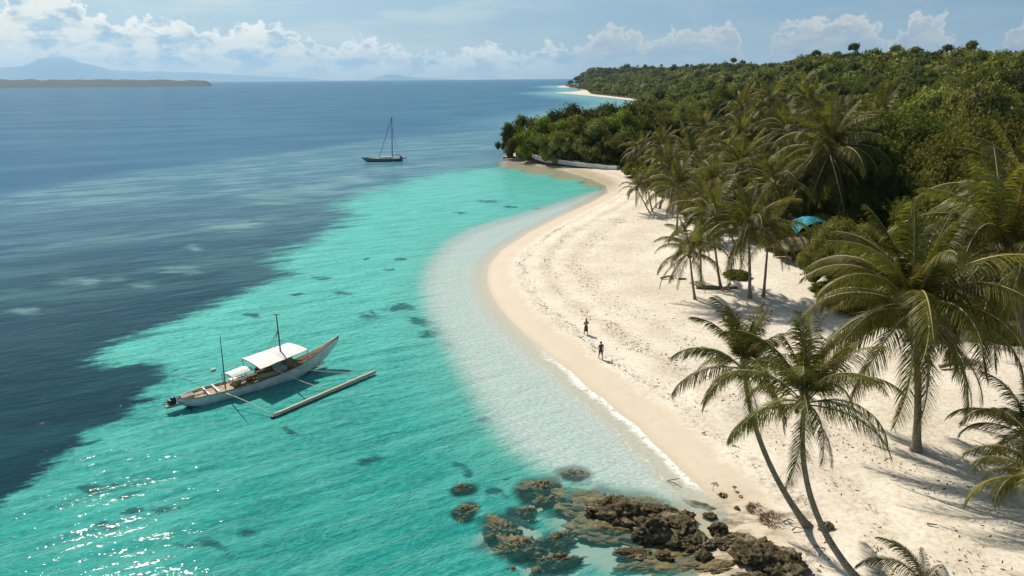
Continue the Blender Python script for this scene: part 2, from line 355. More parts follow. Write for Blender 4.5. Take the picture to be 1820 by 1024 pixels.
def watermat():
    m, N, P = material('sea water'); co = N.obj()
    d = N.attr('shore'); t = N.attr('turq'); o = N.attr('outer'); pl = N.attr('pale'); rf = N.attr('reef'); cl = N.attr('clear'); lt = N.attr('light'); rr = N.attr('range')
    rot = N.mapping(co, rot=(0, 0, R(-27)))
    big = N.noise(N.mapping(rot, scale=(0.35, 1, 1)), 0.035, 4.0, 0.55)
    med = N.noise(N.mapping(rot, scale=(0.5, 1, 1)), 0.30, 5.0, 0.65)
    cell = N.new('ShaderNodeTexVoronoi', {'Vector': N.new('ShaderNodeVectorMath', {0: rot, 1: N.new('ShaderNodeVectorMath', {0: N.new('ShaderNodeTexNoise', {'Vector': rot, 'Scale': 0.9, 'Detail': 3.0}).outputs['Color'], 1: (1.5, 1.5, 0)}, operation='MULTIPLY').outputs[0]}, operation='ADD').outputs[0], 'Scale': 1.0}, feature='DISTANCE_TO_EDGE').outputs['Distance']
    fin = N.noise(rot, 1.7, 5.0, 0.7)
    # turquoise over sand, greener and darker towards the lower left
    turq = N.mix(N.ss(rr, 34.0, 88.0), (0.018, 0.275, 0.245), (0.120, 0.53, 0.46))
    turq = N.mix(N.ss(rr, 120.0, 260.0, 0.0, 0.7), turq, (0.15, 0.46, 0.38))
    dk = N.math('MULTIPLY', N.ss(N.math('ADD', N.math('MULTIPLY', med, 0.45), N.math('MULTIPLY', fin, 0.55)), 0.57, 0.38), N.ss(rr, 40.0, 110.0, 0.9, 0.45))
    turq = N.mix(dk, turq, (0.012, 0.205, 0.195))
    swl = N.noise(N.mapping(rot, scale=(0.16, 1, 1)), 0.75, 5.0, 0.65)
    turq = N.mix(N.ss(swl, 0.40, 0.62, 0.0, 0.38), turq, (0.13, 0.48, 0.42))
    caustic_web = N.math('MULTIPLY', N.ss(cell, 0.13, 0.0), N.math('MULTIPLY', N.ss(rr, 90.0, 45.0, 0.04, 0.20), N.ss(fin, 0.4, 0.6)))  # net of caustic light on the sea floor, painted into the turquoise colour
    turq = N.mix(caustic_web, turq, (0.16, 0.46, 0.40))
    turq = N.mix(N.math('MULTIPLY', N.ss(pl, -7.0, -0.5), 0.45), turq, (0.13, 0.42, 0.35))
    rn = N.noise(N.mapping(co, scale=(0.6, 1, 1)), 1.3, 6.0, 0.75)
    rfn = N.math('ADD', rf, N.math('MULTIPLY', N.math('SUBTRACT', rn, 0.5), 2.4))
    turq = N.mix(N.math('MULTIPLY', N.ss(rfn, 0.45, 0.95, 0.0, 0.85), N.ss(rf, 0.04, 0.3)), turq, (0.010, 0.080, 0.090))
    # sea grass and deep water
    deep = N.mix(N.ss(rr, 45.0, 230.0), (0.0005, 0.032, 0.052), (0.055, 0.170, 0.250))
    deep = N.mix(N.math('MULTIPLY', N.ss(N.noise(N.mapping(rot, scale=(0.3, 1, 1)), 0.16, 7.0, 0.72), 0.42, 0.60), N.ss(big, 0.4, 0.6, 0.35, 1.0)), deep, N.mix(N.ss(rr, 50.0, 200.0), (0.008, 0.065, 0.085), (0.15, 0.30, 0.35)))
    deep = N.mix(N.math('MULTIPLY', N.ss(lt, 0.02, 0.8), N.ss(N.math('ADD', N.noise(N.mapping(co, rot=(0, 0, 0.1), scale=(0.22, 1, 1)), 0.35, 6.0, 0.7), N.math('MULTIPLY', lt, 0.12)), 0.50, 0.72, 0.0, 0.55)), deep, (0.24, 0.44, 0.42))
    out = N.mix(N.ss(big, 0.35, 0.65), (0.018, 0.105, 0.205), (0.035, 0.150, 0.255))
    on = N.math('ADD', o, N.math('MULTIPLY', N.math('SUBTRACT', N.math('ADD', big, N.noise(N.mapping(rot, scale=(0.3, 1, 1)), 0.07, 6.0, 0.7)), 1.0), 2.6))
    deep = N.mix(N.ss(on, -0.6, 0.8), deep, out)
    # shallow streaks of the far bay
    bay = N.math('MULTIPLY', N.ss(d, -110.0, -4.0), N.math('MULTIPLY', N.ss(rr, 330.0, 460.0), N.ss(med, 0.36, 0.55, 0.3, 1.0)))
    deep = N.mix(bay, deep, (0.20, 0.44, 0.46))
    tn = N.math('ADD', t, N.math('MULTIPLY', N.math('SUBTRACT', med, 0.5), N.ss(rr, 70.0, 190.0, 0.9, 9.0)))
    tn = N.math('ADD', tn, N.math('MULTIPLY', N.math('SUBTRACT', fin, 0.5), 1.8))
    tn = N.math('ADD', tn, N.math('MULTIPLY', N.math('SUBTRACT', N.noise(N.mapping(rot, scale=(0.22, 1, 1)), 0.55, 6.0, 0.7), 0.5), N.ss(rr, 40.0, 200.0, 8.0, 38.0)))
    wide = N.ss(rr, 40.0, 200.0, 0.7, 7.0)
    c = N.mix(N.ss(N.math('DIVIDE', tn, wide), -1.0, 1.0), deep, turq)
    # pale shallows at the beach
    pn = N.math('ADD', pl, N.math('MULTIPLY', N.math('SUBTRACT', fin, 0.5), 1.4))
    pm = N.ss(pn, -1.8, 2.0)
    rip = N.noise(N.mapping(co, rot=(0, 0, R(-35)), scale=(0.6, 1, 1)), 4.6, 4.0, 0.7)
    pc = N.mix(N.ss(rip, 0.40, 0.60), (0.46, 0.61, 0.59), (0.72, 0.80, 0.76))
    c = N.mix(pm, c, pc)
    # foam of the swash
    dn = N.math('ADD', d, N.math('MULTIPLY', N.math('SUBTRACT', N.noise(co, 0.35, 3.0), 0.5), 1.5))
    edge = N.attr('swash')
    foam = N.math('MULTIPLY', N.ss(dn, -1.5, -0.15), N.ss(N.noise(co, 1.6, 6.0, 0.75), 0.36, 0.52, 0.35, 1.0))
    thin = N.math('MULTIPLY', N.ss(N.math('ABSOLUTE', N.math('ADD', dn, N.math('ADD', 1.5, N.math('MULTIPLY', fin, 0.9)))), 0.0, 0.16, 1.0, 0.0), N.ss(N.noise(co, 1.2, 4.0, 0.6), 0.46, 0.6, 0.0, 0.7))
    foam = N.math('MULTIPLY', N.math('MAXIMUM', foam, thin), edge)
    c = N.mix(foam, c, (0.86, 0.84, 0.78))
    # opacity: clear over the shallows and over the drowned rocks
    al = N.math('MULTIPLY_ADD', pm, -0.36, 0.95)
    al = N.math('MULTIPLY', al, N.ss(d, -0.2, -3.0, 0.30, 1.0))
    al = N.math('MAXIMUM', al, N.ss(d, -14.0, -30.0))
    al = N.mix(N.ss(cl, 0.22, 0.62), N.new('ShaderNodeCombineXYZ', {0: al, 1: al, 2: al}).outputs[0], (0.13, 0.13, 0.13))
    al = N.math('MAXIMUM', N.new('ShaderNodeSeparateXYZ', {0: al}).outputs[0], foam)
    al = N.math('MULTIPLY', al, N.ss(dn, 0.75, 0.35))
    w1 = N.noise(N.mapping(rot, scale=(0.28, 1, 1)), 0.42, 3.0, 0.5, 0.3)
    w2 = N.noise(N.mapping(rot, scale=(0.45, 1, 1)), 1.5, 4.0, 0.6, 0.4)
    w3 = N.noise(N.mapping(co, rot=(0, 0, R(15)), scale=(0.7, 1, 1)), 5.0, 3.0, 0.6)
    calm = N.math('MULTIPLY', N.ss(pl, -2.0, 3.0, 1.0, 0.45), N.ss(d, -0.1, -6.0, 0.25, 1.0))
    hb = N.math('MULTIPLY', N.math('ADD', N.math('ADD', N.math('MULTIPLY', w1, 0.9), N.math('MULTIPLY', w2, 0.55)), N.math('MULTIPLY', w3, 0.20)), calm)
    bb = N.new('ShaderNodeBump', {'Height': hb, 'Strength': 1.0, 'Distance': 0.50})
    hg = N.math('MULTIPLY', N.math('ADD', N.math('ADD', N.math('MULTIPLY', w1, 1.1), N.math('MULTIPLY', w2, 0.40)), N.math('MULTIPLY', w3, 0.06)), calm)
    bg_ = N.new('ShaderNodeBump', {'Height': hg, 'Strength': 1.0, 'Distance': GLOSS_BUMP})
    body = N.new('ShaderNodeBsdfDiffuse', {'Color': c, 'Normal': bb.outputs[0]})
    tr = N.new('ShaderNodeBsdfTransparent')
    base = N.new('ShaderNodeMixShader', {0: al, 1: tr.outputs[0], 2: body.outputs[0]})
    gl = N.new('ShaderNodeBsdfGlossy', {'Color': (1, 1, 1), 'Roughness': N.ss(rr, 60.0, 400.0, 0.05, 0.12), 'Normal': bg_.outputs[0]})
    fr = N.new('ShaderNodeFresnel', {'IOR': 1.333, 'Normal': bg_.outputs[0]})
    wgt = N.math('MULTIPLY', N.math('MINIMUM', N.math('MULTIPLY', fr.outputs[0], 0.42), 0.21), N.ss(dn, 0.6, 0.2)); wgt = N.math('MULTIPLY', wgt, N.math('SUBTRACT', 1.0, foam))
    fin_ = N.new('ShaderNodeMixShader', {0: wgt, 1: base.outputs[0], 2: gl.outputs[0]})
    N.set(N.n['Material Output'].inputs[0], fin_); N.n.remove(P)
    return m
M['ground'] = groundmat(); M['water'] = watermat()

# ------------------------------------------------------------------ ground and sea sheets (fans round the point below the camera)
TURQ = poly([(893, 298), (850, 300), (800, 306), (740, 318), (690, 332), (650, 345), (600, 362), (632, 384), (600, 403), (545, 430), (505, 453), (495, 470), (525, 486), (480, 503), (400, 535), (340, 563), (270, 585), (225, 605), (170, 635), (168, 645), (205, 652), (255, 641), (311, 652), (290, 668), (262, 690), (266, 712), (215, 745), (160, 770), (140, 790), (100, 820), (70, 850), (30, 880), (-10, 915), (-150, 1000), (-400, 1200)],
            [(150, 190), (60, 250)], [(-40, 2), (0, -20), (60, -20), (150, 50)])
OUTER = poly([(-900, 440), (0, 350), (150, 320), (300, 300), (430, 280), (560, 266), (700, 246), (800, 238), (885, 232), (960, 205), (1040, 190)], [], [(160, 1200), (2000, 20000), (-20000, 20000), (-20000, 100)])
PALE = poly([(1075, 335), (1040, 345), (980, 365), (900, 388), (840, 405), (795, 430), (765, 465), (752, 505), (762, 550), (790, 600), (815, 650), (845, 700), (875, 750), (915, 795), (960, 826), (1060, 862), (1200, 900), (1300, 930)],
            [], [(40, 20), (60, 100), (60, 160)])
REEF = [(570, 495, 20, 5), (527, 522, 14, 4), (452, 562, 22, 7), (655, 460, 8, 3), (712, 461, 15, 4), (666, 555, 9, 7), (712, 548, 38, 11), (745, 570, 34, 12), (768, 592, 30, 12), (800, 615, 22, 8), (650, 562, 25, 7), (820, 378, 18, 3), (870, 358, 30, 4), (905, 368, 22, 3), (510, 767, 20, 9), (185, 866, 52, 14), (232, 882, 36, 9), (178, 938, 34, 12), (242, 914, 30, 10), (365, 972, 62, 13), (655, 815, 40, 10), (810, 820, 26, 9), (860, 748, 22, 9), (605, 520, 26, 5), (690, 480, 16, 3), (300, 902, 40, 8), (450, 945, 34, 8), (820, 840, 16, 10), (880, 880, 30, 14), (960, 372, 14, 3)]
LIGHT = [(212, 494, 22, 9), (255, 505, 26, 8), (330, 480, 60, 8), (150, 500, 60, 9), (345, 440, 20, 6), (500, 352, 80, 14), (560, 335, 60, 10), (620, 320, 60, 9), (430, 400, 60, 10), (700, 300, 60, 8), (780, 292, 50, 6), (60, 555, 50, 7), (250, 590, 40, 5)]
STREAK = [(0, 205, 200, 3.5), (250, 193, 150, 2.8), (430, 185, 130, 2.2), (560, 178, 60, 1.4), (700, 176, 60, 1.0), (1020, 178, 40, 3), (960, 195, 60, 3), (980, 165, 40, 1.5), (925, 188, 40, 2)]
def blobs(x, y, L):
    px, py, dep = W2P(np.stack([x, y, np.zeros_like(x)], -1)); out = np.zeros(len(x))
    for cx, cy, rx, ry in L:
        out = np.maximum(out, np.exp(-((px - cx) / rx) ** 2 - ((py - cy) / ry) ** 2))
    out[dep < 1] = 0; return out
def fan(azs, rs):
    A, Rr = np.meshgrid(np.radians(azs), rs); x = (np.sin(A) * Rr).ravel(); y = (np.cos(A) * Rr).ravel()
    nr, na = len(rs), len(azs); i = np.arange(nr - 1)[:, None] * na + np.arange(na - 1)[None]; i = i.ravel()
    return x, y, np.stack([i, i + 1, i + na + 1, i + na], 1)
def sheets():
    azs = np.concatenate([np.linspace(-30, -3, 30, endpoint=False), np.linspace(-3, 48, 640), np.linspace(48.5, 95, 50)])
    rs = np.concatenate([np.geomspace(6, 28, 30, endpoint=False), np.geomspace(28, 420, 520, endpoint=False), np.geomspace(420, 5000, 130)])
    x, y, F = fan(azs, rs); P = np.stack([x, y], 1); d = sdist(P, COAST); v = sdist(P, VEG); z = heights(x, y, d, v)
    keep = (d > -60); F = F[keep[F].any(1)]
    FL = [(1300, 930, 90, 40), (1380, 925, 70, 25), (1330, 990, 110, 60), (1400, 905, 40, 15), (1230, 1000, 90, 60)]
    me = npmesh('beach', np.stack([x, y, z], 1), F, M['ground'], True, {'shore': d, 'veg': v, 'flat': blobs(x, y, FL), 'damp': np.clip(1.6 * blobs(x, y, [(910, 292, 40, 14), (960, 302, 50, 12), (1020, 314, 50, 13), (1060, 326, 35, 13)]), 0, 1) * sm(d, 12, 3)})
    link('ground', me)['kind'] = 'structure'
    azs = np.concatenate([np.linspace(-100, -42, 60, endpoint=False), np.linspace(-42, 42, 620), np.linspace(42.5, 100, 60)])
    rs = np.concatenate([np.geomspace(5, 28, 40, endpoint=False), np.geomspace(28, 420, 470, endpoint=False), np.geomspace(420, 29500, 110)])
    x, y, F = fan(azs, rs); P = np.stack([x, y], 1); d = sdist(P, COAST)
    keep = d < 2.0; F = F[keep[F].any(1)]
    CLR = [(a_, b_, c_ * 1.12, d_ * 1.12) for a_, b_, c_, d_ in [(955, 870, 45, 26), (1020, 845, 36, 14), (905, 960, 60, 42), (1080, 905, 95, 40), (1110, 960, 130, 60), (985, 985, 70, 40), (1200, 960, 90, 60), (830, 870, 22, 12), (835, 912, 26, 18), (940, 912, 28, 14), (970, 895, 30, 12)]] + [(915, 291, 34, 10), (965, 301, 45, 10), (1020, 312, 45, 9), (1060, 324, 30, 9)]
    jx = x + .35 * np.sin(y * .9 + x * .3) + .2 * np.sin(y * 2.1); jy = y + .3 * np.sin(x * 1.1) + .15 * np.sin(x * 2.7 + y)
    swash = np.clip(sm(W2P(np.stack([x, y, x * 0], -1))[1], 560, 690) * 1.0 + .12, 0, 1) * sm(W2P(np.stack([x, y, x * 0], -1))[1], 905, 850) * (np.hypot(x, y) < 180)
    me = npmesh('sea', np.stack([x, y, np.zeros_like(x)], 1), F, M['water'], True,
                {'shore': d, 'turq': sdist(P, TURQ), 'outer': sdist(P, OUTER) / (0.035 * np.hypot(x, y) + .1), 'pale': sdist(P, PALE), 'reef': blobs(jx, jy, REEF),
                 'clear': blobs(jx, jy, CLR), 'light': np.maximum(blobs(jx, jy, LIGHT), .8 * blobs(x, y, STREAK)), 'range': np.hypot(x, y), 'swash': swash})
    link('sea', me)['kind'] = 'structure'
    # open sea bed under the whole bay
    b = MB().box((0, 14000, -9.5), (28000, 15500, 0.5)); o = b.build('sea_bed', simple('sea bed', (0.03, 0.10, 0.11)), None); o['kind'] = 'structure'
sheets()

# ------------------------------------------------------------------ far land
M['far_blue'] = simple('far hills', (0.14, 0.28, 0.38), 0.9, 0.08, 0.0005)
M['far_green'] = simple('far woods', (0.003, 0.025, 0.024), 0.9, 0.3, 0.01)
def ridge(name, prof, Y, depth, mat, rough, kind='structure'):
    """a solid ridge: prof = (px, py of the skyline) seen at distance Y"""
    px = np.linspace(prof[0][0], prof[-1][0], 260); py = np.interp(px, [p[0] for p in prof], [p[1] for p in prof])
    rows = []
    for j, (f, h) in enumerate(((-1, 0), (-.8, .22), (-.5, .62), (-.2, .93), (0, 1), (.3, .8), (.7, .35), (1, 0))):
        row = []
        for i, (a, b) in enumerate(zip(px, py)):
            p = RY(a, b, Y); hh = max(p[2], 1.0)
            n = mnoise.fractal(Vector((a * .03, f * 2.0, Y * .01)), 1.0, 2.0, 5) * rough
            yy = Y + f * depth * min(1, hh / 60 + .3)
            row.append((p[0] * yy / Y, yy, -1 if h == 0 else max(hh * h * (1 + n), .5)))
        rows.append(row)
    o = MB().grid(rows).build(name, mat, None, True); o['kind'] = kind; return o
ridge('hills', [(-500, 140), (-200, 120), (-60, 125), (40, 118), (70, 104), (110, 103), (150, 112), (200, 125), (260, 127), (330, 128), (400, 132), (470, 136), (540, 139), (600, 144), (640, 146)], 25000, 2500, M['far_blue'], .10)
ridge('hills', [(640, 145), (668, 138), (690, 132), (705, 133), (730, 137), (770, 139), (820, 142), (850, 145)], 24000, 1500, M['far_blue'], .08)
ridge('distant_island', [(-900, 143), (0, 142.5), (60, 142), (150, 141.5), (230, 142), (300, 142), (355, 143), (368, 144), (376, 150)], 3900, 400, M['far_green'], .22)

# ------------------------------------------------------------------ coconut palms
def frond_mesh(seed, th0, bend, L, nl, lmax, wid, seg=3, dead=False, power=1.4, side=0.0):
    """one frond along +X: rachis and its leaflets in one mesh (two materials)"""
    r = np.random.default_rng(seed); n = 26
    s = np.linspace(0, 1, n); th = th0 - bend * s ** power
    ds = L / (n - 1); X = np.concatenate([[0], np.cumsum(np.cos(th[:-1]) * ds)]); Z = np.concatenate([[0], np.cumsum(np.sin(th[:-1]) * ds)])
    Yb = side * s ** 2 * L * .15
    C = np.stack([X, Yb, Z], 1)
    V = []; F = []; mi = []
    rad = 0.045 * (L / 5) * (1 - .85 * s) + .006
    for i in range(n):
        T = np.array([math.cos(th[i]), 0, math.sin(th[i])]); U = np.array([-T[2], 0, T[0]])
        for k, (a, b) in enumerate(((0, 1), (-1, -.3), (1, -.3))): V.append(C[i] + np.array([0, a, 0]) * rad[i] * 1.2 + U * b * rad[i])
    for i in range(n - 1):
        for k in range(3): F.append((i * 3 + k, i * 3 + (k + 1) % 3, i * 3 + 3 + (k + 1) % 3, i * 3 + 3 + k)); mi.append(1)
    for j in range(nl):
        u = 0.13 + 0.87 * (j + .5) / nl; c = np.array([np.interp(u, s, C[:, q]) for q in range(3)]); t_ = np.interp(u, s, th)
        T = np.array([math.cos(t_), 0, math.sin(t_)]); U = np.array([-T[2], 0, T[0]])
        ln = lmax * (math.sin(math.pi * min(.97, (0.16 + 0.80 * u))) ** .55) * (1.0 if u < .9 else 1.0)
        for sgn in (-1, 1):
            if r.random() < (.25 if dead else .03): continue
            l = ln * r.uniform(.82, 1.1); fwd = R(28 + 34 * u + r.uniform(-7, 7)); lift = R(r.uniform(-8, 14)) * (1 - u * .5)
            dr = np.array([0, sgn, 0]) * math.cos(fwd) * math.cos(lift) + T * math.sin(fwd) + U * math.sin(lift) * math.cos(fwd)
            dr /= np.linalg.norm(dr); droop = r.uniform(.6, 1.15) * (1.5 if dead else 1)
            base = len(V); p = c.copy(); w = wid * r.uniform(.8, 1.15)
            for q in range(seg + 1):
                f = q / seg; ww = w * (0.55 + .9 * f - 1.35 * f * f) if q < seg else w * .08
                wd = T * ww * .5 + U * ww * .15 * sgn
                V.append(p - wd); V.append(p + wd)
                dv = dr + np.array([0, 0, -1]) * droop * 1.5 * (f + .25) ** 1.3
                dv /= np.linalg.norm(dv); p = p + dv * l / seg
            for q in range(seg): F.append((base + 2 * q, base + 2 * q + 1, base + 2 * q + 3, base + 2 * q + 2)); mi.append(0)
    me = npmesh('frond', np.array(V), np.array(F), M['palm_dead' if dead else 'palm'])
    me.materials.append(M['rachis']); me.polygons.foreach_set('material_index', np.array(mi, np.int32)); return me
CLS = [(R(84), R(34)), (R(72), R(78)), (R(52), R(105)), (R(30), R(105)), (R(6), R(88)), (R(-28), R(60))]
FR_HI = [[frond_mesh(100 + 10 * c + k, a + R(4 * k - 4), b, 5.0 * (1 - .06 * (c == 0)), 84, 1.12, .070, 3, False, 1.3, (-1, 1, 0)[k]) for k in range(3)] for c, (a, b) in enumerate(CLS)]
FR_MD = [[frond_mesh(200 + 10 * c + k, a, b, 5.0, 52, 1.15, .105, 2, False, 1.3, (-1, 1)[k]) for k in range(2)] for c, (a, b) in enumerate(CLS)]
FR_DEAD = [frond_mesh(300, R(-50), R(35), 4.2, 40, .8, .06, 2, True)]
coco_me = MB().sphere((0, 0, 0), (.13, .13, .16), 8, 6).mesh('coconut', M['coconut'], True)
PALMS = []
def palm(base, top, L, n, hi, label, group='coconut palms of the beach grove', k=.75, r0=.16, azoff=0.0, nuts=7, dead=1, up=.26, kh=.45, hang=0.0, wind=0.0):
    """base, top: world points of the foot and of the heart of the crown"""
    base = Vector(base); top = Vector(top); t = empty('coconut_palm', base); tag(t, label, 'palm tree', group)
    B = Vector((0, 0, -.25)); T = top - base; C = Vector((T.x * k, T.y * k, T.z * kh))
    pts = []; rad = []; m = 22
    for i in range(m + 1):
        u = i / m; pts.append(B * (1 - u) ** 2 + C * 2 * u * (1 - u) + T * u * u)
        rad.append(r0 * (1 - .42 * u) + r0 * .9 * math.exp(-u * 16))
    MB().tube(pts, rad, 12, True, .04).build('trunk', M['trunk'], t, True)
    b = MB(); b.tube([T - Vector((0, 0, .35)), T + Vector((0, 0, .1)), T + Vector((0, 0, .9))], [r0 * .9, r0 * 1.35, .03], 8, True, .15)
    b.build('crown_heart', M['rachis'], t, True)
    sc_ = L / 5.0; S = FR_HI if hi else FR_MD
    for i in range(n):
        u = (i + .5) / n
        c = 0 if u < up * .55 else 1 if u < up else 2 if u < up + .20 else 3 if u < up + .42 else 4 if u < .93 - hang else 5
        az = i * 2.39996 + azoff + random.uniform(-.2, .2)
        me = random.choice(S[c])
        o = link('frond', me, t, T + Vector((math.cos(az) * r0 * .8, math.sin(az) * r0 * .8, .30 - .45 * u)), (random.uniform(-.12, .12) + wind * math.sin(az), random.uniform(-.10, .10), az), sc_ * random.uniform(.86, 1.08) * (.9 if c == 0 else 1))
    for i in range(dead):
        az = random.uniform(0, 6.28); link('dead_frond', FR_DEAD[0], t, T + Vector((math.cos(az) * r0, math.sin(az) * r0, -.25)), (0, 0, az), sc_)
    for i in range(nuts):
        az = random.uniform(0, 6.28); link('coconut', coco_me, t, T + Vector((math.cos(az) * r0 * 2.0, math.sin(az) * r0 * 2.0, random.uniform(-.45, -.1))), None, sc_ * 1.0)
    PALMS.append((base.x, base.y, L)); return t
def palm_px(b, h, L, n, hi, label, dY=0.0, **kw):
    base = GL(*b); top = RY(h[0], h[1], base[1] + dY)
    return palm(base, top, L, n, hi, label, **kw)
def palm_at(h, Y, L, n, label, dx=0.0, dy=0.0, **kw):
    top = RY(h[0], h[1], Y); bz = zland(top[0] + dx, Y + dy); return palm((top[0] + dx, Y + dy, bz), top, L, n, False, label, **kw)
FG = 'palms standing on the open sand in front'
palm_px((1440, 935), (1322, 655), 4.5, 28, True, 'leaning coconut palm nearest the sea with its trunk bent to the left over the sand', dY=1.0, up=.42, group=FG, k=.80, r0=.19, azoff=.9, nuts=9)
palm_px((1552, 1050), (1430, 715), 4.7, 28, True, 'coconut palm with a slender S-curved trunk that runs out of the bottom edge', dY=1.4, up=.42, group=FG, k=1.0, r0=.19, kh=.36, azoff=2.2, nuts=9)
palm_px((1628, 800), (1622, 548), 8.2, 46, True, 'tall coconut palm with a straight pale trunk and flared foot on the open sand', dY=.5, hang=.22, group=FG, k=.2, r0=.27, azoff=.4, nuts=10, up=.24)
palm_px((1862, 740), (1788, 462), 9.2, 48, True, 'large coconut palm cut by the right edge with long arching fronds above the sand', dY=0.0, hang=.25, group=FG, k=.5, r0=.26, azoff=1.5)
palm_px((1850, 600), (1815, 378), 9.5, 38, True, 'coconut palm at the right edge with bright fronds arching in front of the dark tree', group=FG, azoff=2.9, r0=.25)
# low palms at the lower right edge
palm_px((1835, 880), (1822, 770), 4.6, 22, True, 'upper one of two low bushy palms at the right edge, fronds reaching left', group='low palms at the right edge', up=.3, azoff=.3, nuts=0, dead=0)
palm_px((1880, 985), (1850, 850), 4.4, 22, True, 'lower one of two low bushy palms at the right edge, with drooping fronds', group='low palms at the right edge', azoff=1.1, nuts=0, dead=0)
def seedling():
    p = GL(1640, 1032); t = empty('palm_seedling', p); tag(t, 'young palm sprouting a few feather fronds from the sand at the bottom edge', 'palm seedling')
    for az, c, s in ((2.75, 2, .95), (2.35, 1, .80), (1.9, 1, .62), (.35, 2, .55), (1.0, 1, .5), (3.4, 3, .6), (5.2, 3, .5)):
        link('frond', FR_HI[c][1], t, (0, 0, -.15), (0, 0, az), s * .8)
    MB().tube([(0, 0, -.3), (0, 0, .15), (0, 0, .45)], [.12, .10, .03], 8).build('stem', M['rachis'], t, True)
seedling()
# the grove
palm_px((1236, 532), (1226, 450), 5.0, 24, True, 'coconut palm at the seaward corner of the grove, slim trunk rising alone from the sand', k=.6, r0=.16, azoff=.2, wind=.1)
palm_px((1333, 530), (1331, 408), 6.4, 26, True, 'big coconut palm with radiating fronds and a pale trunk, in front of the grove', k=.4, r0=.20, azoff=.5)
palm_px((1357, 528), (1366, 418), 5.4, 20, False, 'coconut palm half hidden just right of and behind the big radiating palm', k=.4, r0=.17)
palm_px((1282, 512), (1266, 384), 6.0, 22, False, 'coconut palm with upright fronds between the corner palm and the big radiating palm', k=.6)
palm_px((1246, 500), (1244, 418), 4.6, 18, False, 'small coconut palm tucked behind the seaward corner palm of the grove', k=.3, r0=.12)
palm_px((1160, 377), (1150, 328), 4.6, 20, False, 'leftmost coconut palm of the grove where the beach narrows, slim leaning trunk', group='clump of slim palms where the beach narrows', k=.5, r0=.15)
palm_px((1156, 378), (1132, 335), 4.0, 16, False, 'slim palm leaning left out of the clump where the beach narrows', group='clump of slim palms where the beach narrows', k=.5, r0=.13)
palm_px((1166, 370), (1166, 318), 4.4, 18, False, 'upright slim palm, rightmost of the clump where the beach narrows', group='clump of slim palms where the beach narrows', k=.5, r0=.13)
GP = [((1206, 340), 108, 6.2, 'coconut palm directly above the seaward corner palm, at the edge of the sand'),
      ((1188, 298), 135, 6.0, 'coconut palm behind the slim clump, left side of the grove'),
      ((1138, 268), 185, 6.0, 'far coconut palm at the left end of the grove beside the wooded point'),
      ((1228, 284), 140, 7.6, 'coconut palm with curved stalks in the left middle of the grove'),
      ((1266, 330), 112, 6.4, 'coconut palm in the middle of the grove above the upright fronded one'),
      ((1319, 300), 125, 7.6, 'full coconut palm in the middle of the grove, right above the big radiating palm'),
      ((1315, 246), 158, 7.6, 'coconut palm high in the grove, above the full middle palm'),
      ((1375, 330), 108, 7.0, 'coconut palm to the left of the tallest one, fronds mixed into green shrubs'),
      ((1399, 238), 150, 7.8, 'coconut palm just left of the head of the tallest palm'),
      ((1319, 196), 200, 7.6, 'leftmost palm of the top row of the grove, against the forest'),
      ((1367, 188), 205, 8.0, 'second palm of the top row of the grove, tousled crown'),
      ((1436, 187), 200, 8.4, 'third palm of the top row of the grove, with pale hanging stalks'),
      ((1563, 222), 150, 9.4, 'coconut palm standing apart right of the tallest palm, fronds spread before the forest'),
      ((1250, 232), 190, 6.5, 'small far palm between the grove top and the wooded point'),
      ((1175, 262), 172, 6.0, 'far coconut palm left of centre at the back of the grove'),
      ((1500, 236), 165, 7.0, 'coconut palm half hidden behind the tallest palm, to its upper right'),
      ((1432, 330), 112, 6.4, 'lower coconut palm under the left fronds of the tallest palm'),
      ((1290, 275), 150, 6.2, 'coconut palm squeezed between the left middle and upper palms of the grove')]
for (h, Y, L, lab) in GP: palm_at(h, Y, L * 1.08, 28, lab, dx=random.uniform(-3, 3), dy=random.uniform(-1.5, 1.5), r0=.2, dead=random.choice((0, 1, 3)), hang=random.choice((0, .05, .15)), up=random.uniform(.18, .34), azoff=random.uniform(0, 6), nuts=3)
palm((RY(1500, 300, 108)[0] + .6, 108.5, zland(RY(1500, 300, 108)[0] + .6, 108.5)), RY(1474, 272, 108), 10.8, 44, True, 'tallest coconut palm of the grove with very long drooping fronds and a pale trunk', hang=.22, k=.3, r0=.28, azoff=.7, kh=.6, group='coconut palms of the beach grove')
palm((RY(1462, 300, 110)[0], 110, zland(RY(1462, 300, 110)[0], 110)), RY(1455, 300, 110), 6.0, 18, False, 'smaller palm right under the head of the tallest palm, dark straight trunk', k=.3, r0=.24)

